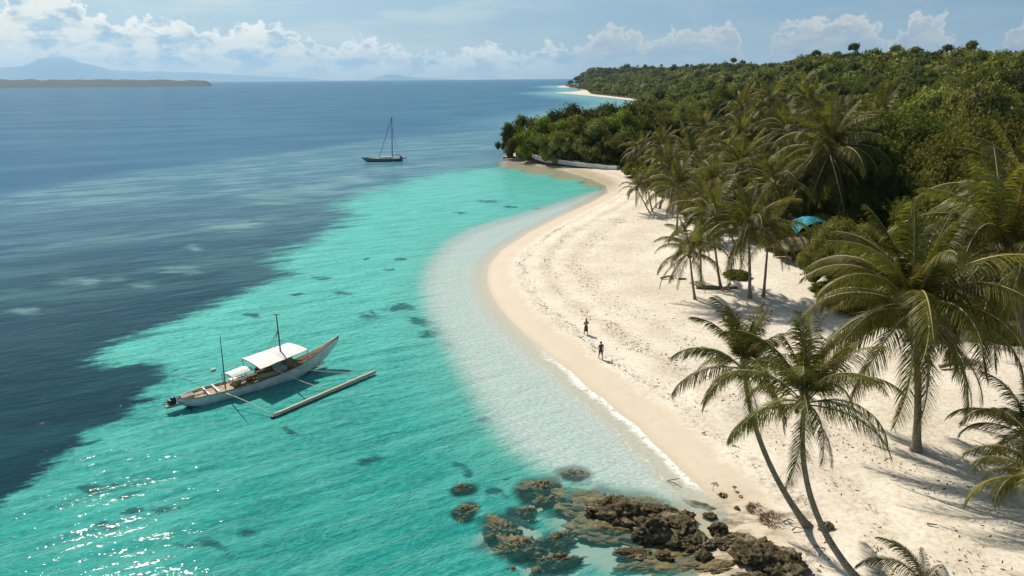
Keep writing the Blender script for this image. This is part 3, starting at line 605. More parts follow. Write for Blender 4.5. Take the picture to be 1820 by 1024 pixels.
# ------------------------------------------------------------------ broadleaf trees
def crown_arrays(seed, Rr, H, nlobe, nleaf, leaf, lob=.34, flat=1.0, core=True, ragged=.16, irr=0.0):
    r = np.random.default_rng(seed); ctr = []; rad = []
    for i in range(nlobe):
        u = (i + .5) / nlobe; zz = 1 - 1.15 * u; a = i * 2.39996 + r.uniform(-.4, .4); q = math.sqrt(max(0, 1 - min(zz, 1) ** 2)); q = min(1, q * 1.05) if zz > -.05 else .85
        k = r.uniform(.72, .98) * (1 - lob * .8)
        ctr.append((math.cos(a) * q * Rr * k, math.sin(a) * q * Rr * k, (max(zz, -.18) * k + .12) * H)); rad.append(Rr * lob * r.uniform(.75, 1.3))
    ctr = np.array(ctr); rad = np.array(rad); V = []; F = []
    if irr: ctr = ctr + r.normal(size=ctr.shape) * irr * Rr * np.array([1, 1, .7]); rad = rad * r.uniform(.6, 1.35, len(rad))
    w = rad ** 2 / (rad ** 2).sum(); li = r.choice(nlobe, nleaf, p=w)
    d = r.normal(size=(nleaf, 3)); d[:, 2] = np.abs(d[:, 2]) * .95 + d[:, 2] * .30; d /= np.linalg.norm(d, axis=1)[:, None]
    lump_ = 1 + ragged * np.sin(d[:, 0] * 6 + li * 1.7) * np.cos(d[:, 1] * 5 + li * 2.3) + ragged * .6 * np.sin(d[:, 0] * 13 + d[:, 2] * 11 + li)
    rr = rad[li] * (0.70 + .32 * r.random(nleaf) ** .6) * lump_
    out = r.random(nleaf) < .06; rr = np.where(out, rr * r.uniform(1.05, 1.3, nleaf), rr)
    c = ctr[li] + d * rr[:, None] * np.array([1, 1, .82 * flat])
    nrm = d + r.normal(size=(nleaf, 3)) * .6 + np.array([0, 0, .35]); nrm /= np.linalg.norm(nrm, axis=1)[:, None]
    a = np.cross(nrm, r.normal(size=(nleaf, 3))); a /= np.linalg.norm(a, axis=1)[:, None] + 1e-9; b = np.cross(nrm, a)
    s = leaf * r.uniform(.55, 1.2, nleaf)[:, None]
    a = a * s; b = b * s * .62
    V = np.stack([c - a, c - b * .9 + a * .1, c + a, c + b * .9 - a * .1], 1).reshape(-1, 3); F = np.arange(nleaf * 4).reshape(-1, 4)
    if core:
        cv = []; cf = []; m = 8; kk = 5
        for q in range(nlobe):
            o = len(cv)
            for i in range(kk + 1):
                ph = math.pi * i / kk - math.pi / 2
                for j in range(m):
                    t = 2 * math.pi * j / m; f = .70
                    cv.append(ctr[q] + rad[q] * f * np.array([math.cos(ph) * math.cos(t), math.cos(ph) * math.sin(t), math.sin(ph) * .8]))
            cf += [(o + i * m + j, o + i * m + (j + 1) % m, o + (i + 1) * m + (j + 1) % m, o + (i + 1) * m + j) for i in range(kk) for j in range(m)]
        F = np.concatenate([F, np.array(cf) + len(V)]); V = np.concatenate([V, np.array(cv)])
    return V, F
LM = ['leaf_dark', 'leaf_olive', 'leaf_green', 'leaf_pale']; LW = ['dark green', 'olive', 'bright green', 'pale grey-green']
def crown_set(tag_, n, nlobe, nleaf, leaf, lob, ragged=.16, irr=0.0):
    out = {}
    arrs = [crown_arrays(900 + 17 * i + nlobe, 1.0, .78, nlobe + i, nleaf, leaf, lob, 1, True, ragged, irr) for i in range(n)]
    ms = [npmesh('crown', V, F, M['leaf_dark']) for V, F in arrs]
    for m_ in LM: out[m_] = ms
    return out
CR_NEAR = crown_set('n', 2, 64, 52000, .0185, .21, .22)
CR_MID = crown_set('m', 4, 44, 12000, .034, .215, .24)
CR_RAG = crown_set('r', 4, 38, 16000, .031, .20, .32, .13)
CR_LOW = crown_set('l', 4, 17, 3800, .052, .34, .24)
def trunk_mesh(seed):
    r = random.Random(seed); b = MB(); b.tube([(0, 0, -1.2), (.02, 0, 0), (r.uniform(-.1, .1), r.uniform(-.1, .1), .55), (r.uniform(-.1, .1), r.uniform(-.1, .1), 1.0)], [.085, .06, .045, .03], 7)
    for k in range(5):
        a = k * 1.26 + r.uniform(-.3, .3); z = r.uniform(.4, .7); b.tube([(0, 0, z), (math.cos(a) * .3, math.sin(a) * .3, z + .25), (math.cos(a) * .6, math.sin(a) * .6, z + .45)], [.035, .022, .01], 5)
    return b.mesh('trunk', M['bark'], True)
TR = [trunk_mesh(i) for i in range(3)]
NTREE = [0]; LAST = [None]
def setmat(o, m_):
    s = o.material_slots[0]; s.link = 'OBJECT'; s.material = M[m_]
def tree(x, y, Rr, Htot, mat, label, group, lod='mid', name='broadleaf_tree', cat='tree', flat=1.0, z=None):
    z = zland(x, y) if z is None else z
    t = empty(name, (x, y, z), random.uniform(0, 6.28)); tag(t, label, cat, group)
    S = {'near': CR_NEAR, 'mid': CR_MID, 'low': CR_LOW, 'rag': CR_RAG}[lod][mat]; ch = min(Htot * .92, Rr * 1.5 * flat)   # crown height
    me = random.choice(S); cz = Htot - ch * .93
    LAST[0] = link('crown', me, t, (0, 0, max(cz, ch * .15)), (0, 0, random.uniform(0, 6.28)), (Rr, Rr * random.uniform(.88, 1.08), ch / .9)); setmat(t.children[0] if False else LAST[0], mat)
    if name != 'shrub': link('trunk', random.choice(TR), t, (0, 0, 0), None, (Rr * .55, Rr * .55, max(cz + ch * .3, 1.0)))
    NTREE[0] += 1; return t
OCC = []      # x, y, R of what has been planted
def put(px, Yd, top_py, Rr, mat, label, group=None, lod='mid', **kw):
    """a tree whose crown centre is under column px, at distance Yd, its top seen at row top_py"""
    p = RY(px, top_py, Yd); z = zland(p[0], Yd); OCC.append((p[0], Yd, Rr)); return tree(p[0], Yd, Rr, max(p[2] - z, 1.0), mat, label, group, lod, z=z, **kw)
g1 = 'large trees at the edge of the forest'
put(1640, 112, 196, 13.5, 'leaf_dark', 'huge dark green tree with a massive domed crown right of the tallest palm', g1, 'near')
put(1770, 98, 205, 11.5, 'leaf_olive', 'big olive tree at the right frame edge beside the huge dark domed tree', g1, 'near')
put(1560, 106, 300, 8.0, 'leaf_dark', 'dark tree filling the gap under the huge domed tree, right of the pale palm trunk', g1, 'near')
put(1720, 92, 320, 9.5, 'leaf_dark', 'shaded dark tree low between the huge domed tree and the right edge palms', g1, 'near')
put(1840, 84, 300, 9.0, 'leaf_dark', 'dark tree behind the bright fronds at the right frame edge', g1, 'near')
put(1760, 150, 150, 12.0, 'leaf_pale', 'pale spreading tree above the huge domed tree, near the right edge', g1, 'mid')
put(1660, 170, 160, 11.0, 'leaf_pale', 'wide pale grey-green tree behind the huge domed tree', g1, 'mid')
put(1790, 72, 500, 6.5, 'leaf_dark', 'dark tree in the shade behind the large right edge palm', g1, 'near')
put(1720, 78, 470, 6.0, 'leaf_olive', 'olive tree hidden behind the crown of the tall straight palm', g1, 'near')
g2 = 'trees of the wooded point'
for px, Y, top, Rr, mt, lab in [
        (918, 236, 222, 5.2, 'leaf_dark', 'small dark tree overhanging the water at the very tip of the wooded point'),
        (945, 240, 210, 6.6, 'leaf_olive', 'rounded olive tree second from the tip of the wooded point'),
        (975, 228, 216, 8.4, 'leaf_green', 'broad green tree leaning to the beach side on the wooded point'),
        (1010, 252, 190, 7.6, 'leaf_dark', 'dark tall tree at the top left of the wooded point'),
        (1068, 262, 186, 9.6, 'leaf_dark', 'dark tall tree at the top right of the wooded point against the bay'),
        (1025, 222, 214, 9.4, 'leaf_olive', 'wide olive tree in the middle of the wooded point'),
        (1062, 212, 224, 8.6, 'leaf_pale', 'greyish tree above the long beached hull on the wooded point'),
        (1095, 222, 206, 8.4, 'leaf_green', 'green tree at the landward end of the wooded point'),
        (1000, 216, 236, 5.6, 'leaf_pale', 'low greyish tree at the front of the wooded point'),
        (1090, 204, 248, 5.8, 'leaf_olive', 'low olive tree just above the sandy neck of the point'),
        (1140, 232, 190, 8.6, 'leaf_olive', 'olive tree rising behind the neck of the wooded point')]:
    put(px, Y, top, Rr * 1.25, mt, lab, g2, 'rag', flat=1.0)
g3 = 'shrubs along the edge of the sand'
for px, Y, top, Rr, mt, lab in [(935, 232, 262, 3.0, 'leaf_dark', 'low dark shrub over the small white boat on the point'), (975, 222, 262, 3.6, 'leaf_green', 'green shrub leaning over the left end of the long beached hull'), (1015, 214, 262, 4.0, 'leaf_olive', 'olive shrub over the middle of the long beached hull'), (1055, 208, 264, 4.0, 'leaf_dark', 'dark shrub over the right part of the long beached hull'), (1085, 202, 272, 3.2, 'leaf_green', 'green shrub at the right end of the long beached hull')]: put(px, Y, top, Rr, mt, lab, 'shrubs at the foot of the wooded point', 'mid', name='shrub', cat='shrub')
for px, Y, top, Rr, mt, lab in [
        (1466, 92, 404, 3.8, 'leaf_dark', 'round dark shrub hiding the lower edge of the blue tarpaulin'),
        (1437, 88, 445, 1.7, 'leaf_pale', 'small pale shrub beside the thatched hut'),
        (1310, 84, 486, 2.0, 'leaf_dark', 'spiky dark shrub between the trunks of the front palms'),
        (1500, 84, 440, 3.4, 'leaf_pale', 'pale shrub right of the round dark one at the forest edge'),
        (1520, 78, 395, 6.2, 'leaf_pale', 'wide grey-green bush behind the left fronds of the tall straight palm'),
        (1478, 76, 500, 2.4, 'leaf_olive', 'olive bush at the corner where the sand bends behind the palms'),
        (1505, 71, 535, 2.6, 'leaf_green', 'green bush low at the forest edge, left of the tall straight palm'),
        (1550, 70, 500, 4.2, 'leaf_olive', 'olive bush half covered by the fronds of the tall straight palm'),
        (1610, 68, 545, 3.4, 'leaf_dark', 'dark bush directly behind the trunk of the tall straight palm'),
        (1690, 68, 540, 3.8, 'leaf_dark', 'dark bush casting shade on the sand right of the tall straight palm'),
        (1385, 98, 395, 3.0, 'leaf_green', 'green shrub left of the blue tarpaulin'),
        (1345, 104, 372, 3.4, 'leaf_olive', 'olive shrub behind the big radiating palm'),
        (1300, 112, 350, 3.2, 'leaf_dark', 'dark shrub in the shade of the middle palms'),
        (1412, 116, 340, 4.4, 'leaf_green', 'yellowish green shrub above the blue tarpaulin'),
        (1235, 122, 345, 3.0, 'leaf_olive', 'olive shrub under the left palms of the grove'),
        (1185, 150, 320, 3.2, 'leaf_green', 'green shrub behind the clump of slim palms'),
        (1125, 190, 290, 3.0, 'leaf_olive', 'shrub at the end of the beach beside the sandy neck'),
        (1780, 62, 610, 2.6, 'leaf_dark', 'dark low shrub under the large right edge palm')]:
    put(px, Y, top, Rr, mt, lab, g3, 'near' if Rr > 3.5 else 'mid', name='shrub', cat='shrub')

def forest():
    r = random.Random(11); cand = []
    x = []; y = []
    for _ in range(56000):
        a = R(r.uniform(-3, 60)); q = 85 * (3000 / 85) ** (r.random()); x.append(math.sin(a) * q); y.append(math.cos(a) * q)
    x = np.array(x); y = np.array(y); P = np.stack([x, y], 1); v = sdist(P, VEG); d = sdist(P, COAST); ok = (v > .5); x, y, v, d = x[ok], y[ok], v[ok], d[ok]; z = heights(x, y, d, v)
    cell = {}
    def free(px, py, rr):
        c = (int(px // 20), int(py // 20))
        for i in (-1, 0, 1):
            for j in (-1, 0, 1):
                for (ax, ay, ar) in cell.get((c[0] + i, c[1] + j), ()):
                    if (ax - px) ** 2 + (ay - py) ** 2 < (.70 * (ar + rr)) ** 2: return False
        return True
    def occ(px, py, rr): cell.setdefault((int(px // 20), int(py // 20)), []).append((px, py, rr))
    for o in OCC: occ(*o)
    acc = []
    for i in range(len(x)):
        q = math.hypot(x[i], y[i]); rr = r.uniform(4.6, 8.6) if v[i] > 14 else r.uniform(2.2, 3.6)
        if q > 600: rr *= r.uniform(.9, 1.35)
        grove = y[i] < 215 and x[i] < 30 + y[i] * .42 and q < 230
        hh = rr * r.uniform(1.1, 1.55) + r.uniform(0, 4)
        if grove: rr = min(rr, 3.8); hh = rr * 1.15
        if v[i] < 8 and q < 420: hh = rr * 1.15
        px, py, dep = W2P(np.array([x[i], y[i], z[i] + hh]))
        if px < 940 or px > 2700 or (py > 700 and px < 1960): continue
        if not free(x[i], y[i], rr): continue
        occ(x[i], y[i], rr); acc.append([q, x[i], y[i], z[i], rr, hh, px, py, v[i]])
    # drop what stands wholly behind the crest
    acc.sort(); hor = {}; vis = []
    for a in acc:
        k0 = int(a[6] // 6); top = a[7]; w = max(1, int(a[4] / a[0] * FPX / 6))
        m = min(hor.get(k, 9999) for k in range(k0 - w, k0 + w + 1))
        if top < m + 4: vis.append(a)
        for k in range(k0 - w + 1, k0 + w): hor[k] = min(hor.get(k, 9999), a[7] + a[4] * .8 / a[0] * FPX)
    vis.sort(key=lambda a: -a[4] / a[0] + (10 if a[6] > 1960 else 0)); nv = sum(a[6] <= 1960 for a in vis); near, far = vis[:min(250, nv)], vis[min(250, nv):]
    near.sort()
    plan = []
    for (q, x_, y_, z_, rr, hh, px, py, vv) in near:
        k = r.choices(range(4), (.34, .30, .16, .20))[0]
        sz = 'small' if rr < 3.9 else 'medium-sized' if rr < 5.6 else 'broad'
        if q < 135: where = 'low behind the palms' if px < 1500 else 'low near the right edge'
        elif q < 230: where = 'behind the left palms' if px < 1330 else 'behind the tall palms' if px < 1560 else 'above the huge domed tree'
        elif q < 330: where = 'before the far beach' if px < 1250 else 'mid slope above the grove' if px < 1500 else 'mid slope near the right edge'
        elif q < 460: where = 'inland of the far beach' if px < 1280 else 'upper slope left of the crest' if px < 1520 else 'below the right crest'
        else: where = 'on the far ridge'
        plan.append((f'{sz} {LW[k]} tree {where}', px, (x_, y_, rr * 1.12, hh, LM[k]), f'forest trees {where}', ('rag' if r.random() < .45 else 'mid') if rr / q > .020 else 'low', z_))
    ordn = 'first second third fourth fifth sixth seventh eighth ninth tenth eleventh twelfth thirteenth fourteenth fifteenth sixteenth seventeenth eighteenth nineteenth twentieth'.split()
    fam = {}
    for pl in sorted(plan, key=lambda q: q[1]): fam.setdefault(pl[0], []).append(pl)
    for base, L_ in fam.items():
        for i, (_, px, ar, g, lod, z_) in enumerate(L_):
            lab = base if len(L_) == 1 else base + ', ' + (f'{ordn[i]} from left among those' if i < 20 else 'among the rightmost of those')
            tree(*ar, lab, g, lod, z=z_)
    print('forest near', len(near), 'far', len(far), 'max r near', max(n[0] for n in near))
    arr = [crown_arrays(1700 + i, 1.0, .8, 9, 420, .13, .42, 1, True, .2) for i in range(5)]
    arrf = [crown_arrays(1800 + i, 1.0, .8, 6, 150, .20, .45, 1, True, .2) for i in range(5)]
    for mi, (mn, wd) in enumerate(zip(LM, LW)):
        Vs = []; Fs = []; o = 0
        for j, (q, x_, y_, z_, rr, hh, px, py, vv) in enumerate(far):
            if j % 4 != mi: continue
            V, F = r.choice(arr if q < 900 else arrf); a = r.uniform(0, 6.28); c, s = math.cos(a), math.sin(a)
            emer = r.random() < .09
            kx, kz, zc = (rr * .55, rr * .7, hh + 1.2) if emer else (rr * 1.15, rr * 1.4, hh * .35)
            W = np.stack([(V[:, 0] * c - V[:, 1] * s) * kx + x_, (V[:, 0] * s + V[:, 1] * c) * kx + y_, V[:, 2] * kz + z_ + zc], 1)
            Vs.append(W); Fs.append(F + o); o += len(W)
            if emer:
                b = MB().tube([(x_, y_, z_), (x_, y_, z_ + zc + .5)], [.3, .18], 4); Vs.append(np.array(b.v)); Fs.append(np.array([f for f in b.f if len(f) == 4]) + o); o += len(b.v)
        ob = link('distant_forest', npmesh('distant forest', np.concatenate(Vs), np.concatenate(Fs), M[mn]))
        tag(ob, f'{wd} tree crowns of the far wooded ridge merging into one mass', 'forest', 'far woods on the ridge', 'stuff')
forest()
# lone emergent tree on the skyline
p = RY(1638, 84, 330); z = zland(p[0], p[1]); t = empty('broadleaf_tree', (p[0], p[1], z)); tag(t, 'thin lone tree with a small flat crown sticking up above the right crest', 'tree')
H = p[2] - z; link('crown', CR_LOW['leaf_dark'][1], t, (0, 0, H - 1.3), (0, 0, 1), (1.7, 1.4, .8)); tb = MB().tube([(0, 0, 0), (.5, 0, H * .5), (0, 0, H - .8)], [.40, .3, .16], 6)
for k in range(4): tb.tube([(0, 0, H - 1.6), (math.cos(k * 1.6) * 1.5, math.sin(k * 1.6) * 1.2, H - .8)], [.1, .05], 4)
tb.build('trunk', M['bark'], t)

# ------------------------------------------------------------------ boat materials
M['hull'] = simple('weathered white hull', (0.64, 0.66, 0.65), 0.45, 0.16, 1.5, 0.1)
M['hull_dark'] = simple('dark bottom paint', (0.035, 0.03, 0.022), 0.6, 0.3, 3)
M['deck'] = simple('worn deck boards', (0.36, 0.27, 0.16), 0.7, 0.35, 6)
M['wood'] = simple('brown wood', (0.22, 0.13, 0.06), 0.6, 0.35, 8)
M['bamboo'] = simple('bleached bamboo', (0.62, 0.47, 0.32), 0.5, 0.15, 5)
M['canvas'] = simple('white canvas', (0.76, 0.74, 0.70), 0.8, 0.10, 1.6)
M['rope'] = simple('pale rope', (0.62, 0.55, 0.44), 0.8, 0.1, 10)
M['black'] = simple('black gear', (0.02, 0.022, 0.025), 0.4, 0.3, 8)
M['mast'] = simple('dark mast', (0.07, 0.05, 0.04), 0.5, 0.3, 6)
M['blue_gear'] = simple('blue barrel', (0.05, 0.13, 0.20), 0.5, 0.3, 6)
M['tan_gear'] = simple('straw bundle', (0.30, 0.20, 0.10), 0.9, 0.5, 14, 0.6)
M['grey_gear'] = simple('grey crates', (0.30, 0.30, 0.28), 0.7, 0.3, 8)

def hull_rows(stations, nq=9, keel=.8):
    """stations: (u, half beam at deck, deck height, bottom height)"""
    rows = []
    for (u, hb, zd, zb) in stations:
        row = []
        for k in range(nq):
            a = -1 + 2 * k / (nq - 1); f = 1 - abs(a) ** 2.4
            row.append((u + 0.0, hb * math.copysign(abs(a) ** .62, a) if a else 0, zd - (zd - zb) * f))
        rows.append(row)
    return rows
def outrigger_boat():
    S = G(338, 722); B = G(585, 650); h = math.atan2(B[1] - S[1], B[0] - S[0])
    t = empty('outrigger_boat', (S[0], S[1], 0), h); tag(t, 'white wooden outrigger boat with two white awnings anchored over turquoise water', 'boat')
    MW = Matrix.Translation((S[0], S[1], 0)) @ Matrix.Rotation(h, 4, 'Z'); MI = MW.inverted()
    L = lambda px, py, z: MI @ Vector(G(px, py, z))                    # pixel at height z -> boat coordinates
    LU = B[0] - S[0]; Lw = math.hypot(B[0] - S[0], B[1] - S[1])
    tip = L(612, 604, 2.6); xt = tip.x
    st = [(-.9, .10, 1.05, .55), (-.5, .45, .98, .25), (.2, .80, .92, -.1), (1.4, 1.02, .88, -.3), (3.2, 1.05, .84, -.4), (6, 1.08, .86, -.45), (8.6, 1.0, .98, -.42), (10.6, .86, 1.2, -.3), (12.4, .54, 1.6, .15), (13.8, .28, 2.05, .85), (15.0, .09, 2.5, 1.75), (15.5, .03, 2.62, 2.3)]
    st = [(u * (xt / 15.6) if u > 1 else u, a, b, c) for u, a, b, c in st]
    rows = hull_rows(st)
    MB().grid(rows).build('hull', M['hull'], t, True)
    # dark bottom strip, gunwale, deck
    lo = [[(p[0], p[1] * 1.012 + math.copysign(.006, p[1]), p[2]) for p in r_[2:-2]] for r_ in rows[1:-2]]
    MB().grid([[(a, b * (1.004), min(c, .34)) for a, b, c in r_] for r_ in lo]).build('bottom_paint', M['hull_dark'], t, True)
    for s in (-1, 1):
        MB().tube([(r_[0][0], s * abs(r_[0][1]), r_[0][2] + .03) for r_ in rows], .05, 6).build('gunwale', M['wood'] if s < 0 else M['hull'], t, True)
    dk = [[(u, a * f, z - .14) for f in (-.97, -.5, 0, .5, .97)] for (u, a, z, zb) in st[1:-3]]
    MB().grid(dk).build('deck', M['deck'], t)
    # foredeck planks that sweep up to the bow
    us = [s_ for s_ in st if s_[0] > 8]
    for k in range(-3, 4):
        MB().tube([(u, a * .27 * k, z - .03 + .03 * (3 - abs(k))) for (u, a, z, zb) in us], .045, 5).build('foredeck_plank', M['wood'] if k % 2 else M['deck'], t)
    MB().tube([(xt - 1.4, 0, 2.15), (xt - .4, 0, 2.6), (xt + .25, 0, 3.0)], [.06, .05, .03], 6).build('bow_post', M['hull'], t, True)
    # stern platform with its engine
    MB().box((-1.2, 0, .55), (.65, .38, .05)).box((-1.2, .3, .62), (.65, .04, .05)).box((-1.2, -.3, .62), (.65, .04, .05)).build('stern_platform', M['grey_gear'], t)
    e = MB().box((-1.3, .05, .85), (.28, .2, .2), .3).sphere((-1.2, .05, 1.08), (.22, .18, .14)).build('engine', M['black'], t)
    MB().tube([(-1.5, .05, .8), (-1.8, .1, .9), (-2.0, .1, .78)], .04, 6).build('tiller', M['black'], e)
    pr = L(341, 731, 0); MB().tube([(pr.x, pr.y, -.5), (pr.x, pr.y, .3)], .05, 6).box((pr.x, pr.y, .3), (.32, .07, .05)).build('rudder_head', M['black'], t)
    MB().box((-.1, 0, .98), (.5, .35, .08)).build('stern_hatch', M['black'], t)
    # awnings, gently arched across
    def awning(c, z, zi, n=9, sag=.10, name='awning'):
        A, Bq, Cq, D = [Vector(q) for q in c]; rows = []
        for i in range(7):
            f = i / 6; r0, r1 = A.lerp(Bq, f), D.lerp(Cq, f); row = []
            for k in range(n):
                g = k / (n - 1); p = r0.lerp(r1, g); row.append((p.x, p.y, p.z + sag * (1 - (2 * g - 1) ** 2) - .04 * math.sin(f * math.pi * 3) ** 2))
            rows.append(row)
        m = MB().grid(rows); b = len(m.v); rows2 = [[(x, y, zz - .03) for x, y, zz in r_] for r_ in rows]; m.grid([r_[::-1] for r_ in rows2])
        o = m.build(name, M['canvas'], t, True)
        for P_ in (A, Bq, Cq, D): MB().tube([(P_.x * .96 + .04 * (A.x + Cq.x) / 2, max(-1.02, min(1.02, P_.y)), .8), (P_.x, P_.y * .93, P_.z)], .03, 5).build('awning_post', M['wood'], t)
        for (P_, Q_) in ((A, D), (Bq, Cq)): MB().tube([P_ - Vector((0, 0, .04)), (P_ + Q_) / 2 + Vector((0, 0, sag - .05)), Q_ - Vector((0, 0, .04))], .025, 5).build('awning_bow', M['wood'], o)
        return o
    zc = 2.55
    awning([L(430, 637, zc), L(511, 609, zc), L(547, 621, zc - .1), L(463, 656, zc - .1)], zc, 0)
    zs = 1.95
    awning([L(394, 664, zs), L(427, 652, zs), L(452, 656, zs), L(413, 671, zs - .1)], zs, 0, sag=.15, name='small_awning')
    # masts and rigging
    def mast(bp, tp, z0, r_, name='mast'):
        b = L(*bp, z0); wy = (MW @ b).y; tpw = MI @ Vector(RY(*tp, wy)); MB().tube([b, (b + tpw) / 2, tpw], [r_, r_ * .85, r_ * .5], 8).build(name, M['mast'], t, True); return b, tpw
    b1, t1 = mast((502, 655), (491, 559), .9, .085); b2, t2 = mast((401, 690), (391, 598), .9, .055)
    MB().box((t1.x, t1.y, t1.z), (.05, .35, .03), .4).build('masthead_bar', M['mast'], t)
    p = b1.lerp(t1, .72)
    for px, py in ((474, 622), (480, 621), (487, 620)): MB().tube([p, L(px, py, 2.7)], .018, 4).build('stay', M['mast'], t)
    # booms out to the float
    f0, f1 = L(488, 738, .18), L(666, 662, .18)
    nm = 14; MB().tube([f0.lerp(f1, i / nm) + Vector((0, 0, 0.004 * i)) for i in range(nm + 1)], .17, 8).build('outrigger_float', M['bamboo'], t, True)
    MB().box(tuple(f0 + Vector((-.1, 0, -.1))), (.22, .12, .1), .6).build('float_fender', M['black'], t)
    for a, b, hgt in ((L(402, 699, 1.0), f0, .45), (L(486, 655, 1.5), f0.lerp(f1, .55), .1), (L(520, 655, 1.15), f1.lerp(f0, .03), .25)):
        MB().tube([a.lerp(b, i / 8) + Vector((0, 0, (hgt - .35) * math.sin(math.pi * i / 8))) for i in range(9)], .035, 6).build('outrigger_boom', M['rope'], t, True)
    for a, b, sg in ((L(395, 666, 1.8), L(322, 671, .0), .5), (L(432, 638, 2.4), L(398, 652, .4), .3)):
        MB().tube([a.lerp(b, i / 8) - Vector((0, 0, sg * math.sin(math.pi * i / 8) * .6)) for i in range(9)], .028, 5).build('mooring_line', M['rope'], t, True)
    MB().sphere(tuple(L(379, 657, .1)), (.28, .16, .12)).build('buoy', M['canvas'], t, True)
    # cabin, seats and gear under the awnings
    c1, c2 = L(509, 650, 1.0), L(478, 664, 1.0)
    MB().box((c1.x, .1, 1.35), (.32, .62, .55)).build('cabin_box', M['wood'], t)
    MB().box((c1.x - .9, -.1, 1.15), (.5, .6, .4)).build('bench_locker', M['grey_gear'], t)
    MB().box((c2.x + .2, .35, 1.1), (1.1, .3, .22)).box((c2.x + .2, .62, 1.35), (1.1, .05, .25)).build('bench', M['wood'], t)
    MB().box((c2.x - .2, -.55, 1.0), (.9, .25, .2)).build('bench', M['deck'], t)
    for i, (px, py, m_, r_) in enumerate(((442, 672, 'tan_gear', .34), (452, 668, 'tan_gear', .26), (468, 668, 'grey_gear', .28), (430, 676, 'canvas', .24), (463, 660, 'blue_gear', .25), (497, 652, 'blue_gear', .3))):
        q = L(px, py, 1.0); MB().sphere((q.x, q.y, 1.0), (r_ * 1.3, r_, r_ * .8), 9, 6).build('gear_bundle', M[m_], t, True)
    for px, py in ((421, 681), (486, 658), (414, 677)):
        q = L(px, py, .95); MB().box((q.x, q.y, .95), (.28, .22, .18), .3).box((q.x, q.y, 1.15), (.30, .24, .03), .3).build('crate', M['deck' if px > 420 else 'canvas'], t)
    # open cockpit rim near the stern
    MB().tube([(.3 + 1.1 * math.cos(a), .55 * math.sin(a), 1.0) for a in np.linspace(0, 6.283, 17)], .05, 5).build('cockpit_rim', M['deck'], t)
    for u in (1.4, 2.2): MB().box((u, 0, .95), (.06, .95, .05)).build('thwart', M['canvas'], t)
    MB().tube([(1.0, -.9, .9), (1.0, -.9, 1.35), (1.9, -.98, 1.35), (1.9, -.98, .9)], .03, 5).build('rail', M['grey_gear'], t)
outrigger_boat()

def sailing_boat():
    S = G(716, 286); B = G(643, 287.5); h = math.atan2(B[1] - S[1], B[0] - S[0]); Lw = math.hypot(*(B - S)[:2])
    t = empty('sailing_boat', (S[0], S[1], 0), h); tag(t, 'slender dark sailing boat with bare mast at anchor in the blue water', 'boat')
    MW = Matrix.Translation((S[0], S[1], 0)) @ Matrix.Rotation(h, 4, 'Z'); MI = MW.inverted()
    st = [(0, .75, 1.05, .15), (.8, 1.1, 1.0, -.1), (3, 1.45, .98, -.4), (6, 1.55, 1.0, -.5), (9, 1.25, 1.1, -.4), (11.5, .75, 1.25, -.1), (13, .35, 1.38, .4), (14, .05, 1.5, 1.2)]
    st = [(u * Lw / 14, a, b, c) for u, a, b, c in st]; rows = hull_rows(st)
    m, N, P = material('grey green hull'); P.inputs['Base Color'].default_value = (.16, .21, .21, 1); P.inputs['Roughness'].default_value = .4
    MB().grid(rows).build('hull', m, t, True)
    MB().grid([[(a, b * 1.01, min(c, .28)) for a, b, c in r_[1:-1]] for r_ in rows[:-1]]).build('bottom_paint', M['hull_dark'], t, True)
    MB().grid([[(u, a * f, z - .05) for f in (-.97, 0, .97)] for (u, a, z, zb) in st]).build('deck', M['deck'], t)
    for s in (-1, 1): MB().tube([(u, a * s, z) for (u, a, z, zb) in st], .05, 5).build('gunwale', M['rope'], t)
    cb = MB(); cb.grid([[(u, -.75, 1.0), (u, -.6, 1.42), (u, 0, 1.52), (u, .6, 1.42), (u, .75, 1.0)] for u in (3.2, 4.2, 6.2, 7.6)]); cb.build('cabin', M['hull'], t, True)
    for u in (4.2, 5.4): MB().box((u, .69, 1.22), (.35, .02, .1)).build('window', M['black'], t)
    b = MI @ Vector(G(698, 279, 1.0)); b.y = 0; tp = MI @ Vector(RY(696.3, 209.5, (MW @ b).y))
    MB().tube([b, tp], [.16, .10], 8).build('mast', M['black'], t, True)
    MB().sphere(tuple(tp), .22).build('masthead_lamp', M['black'], t)
    fs = MI @ Vector(G(674.5, 279, 1.2)); fs.y = 0
    MB().tube([tp, fs], .075, 5).build('furled_foresail', M['black'], t)
    for px in (711, 706): q = MI @ Vector(G(px, 281, 1.1)); q.y = .5 if px == 711 else -.5; MB().tube([tp.lerp(b, .25), q], .03, 4).build('shroud', M['black'], t)
    MB().tube([(b.x - .1, 0, 2.0), (b.x - 2.8, 0, 2.05)], .10, 6).build('boom', M['mast'], t)
    MB().box((.6, 0, 1.35), (.35, .9, .25)).box((-.7, 0, .8), (.6, .5, .12)).build('stern_davit', M['black'], t)
    for u in (9.8, 11.2): MB().tube([(u, -.5, 1.2), (u, -.5, 1.75), (u, .5, 1.75), (u, .5, 1.2)], .04, 4).build('rail', M['rope'], t)
    MB().box((11.6, 0, 1.4), (.3, .3, .2)).build('windlass', M['deck'], t)
sailing_boat()

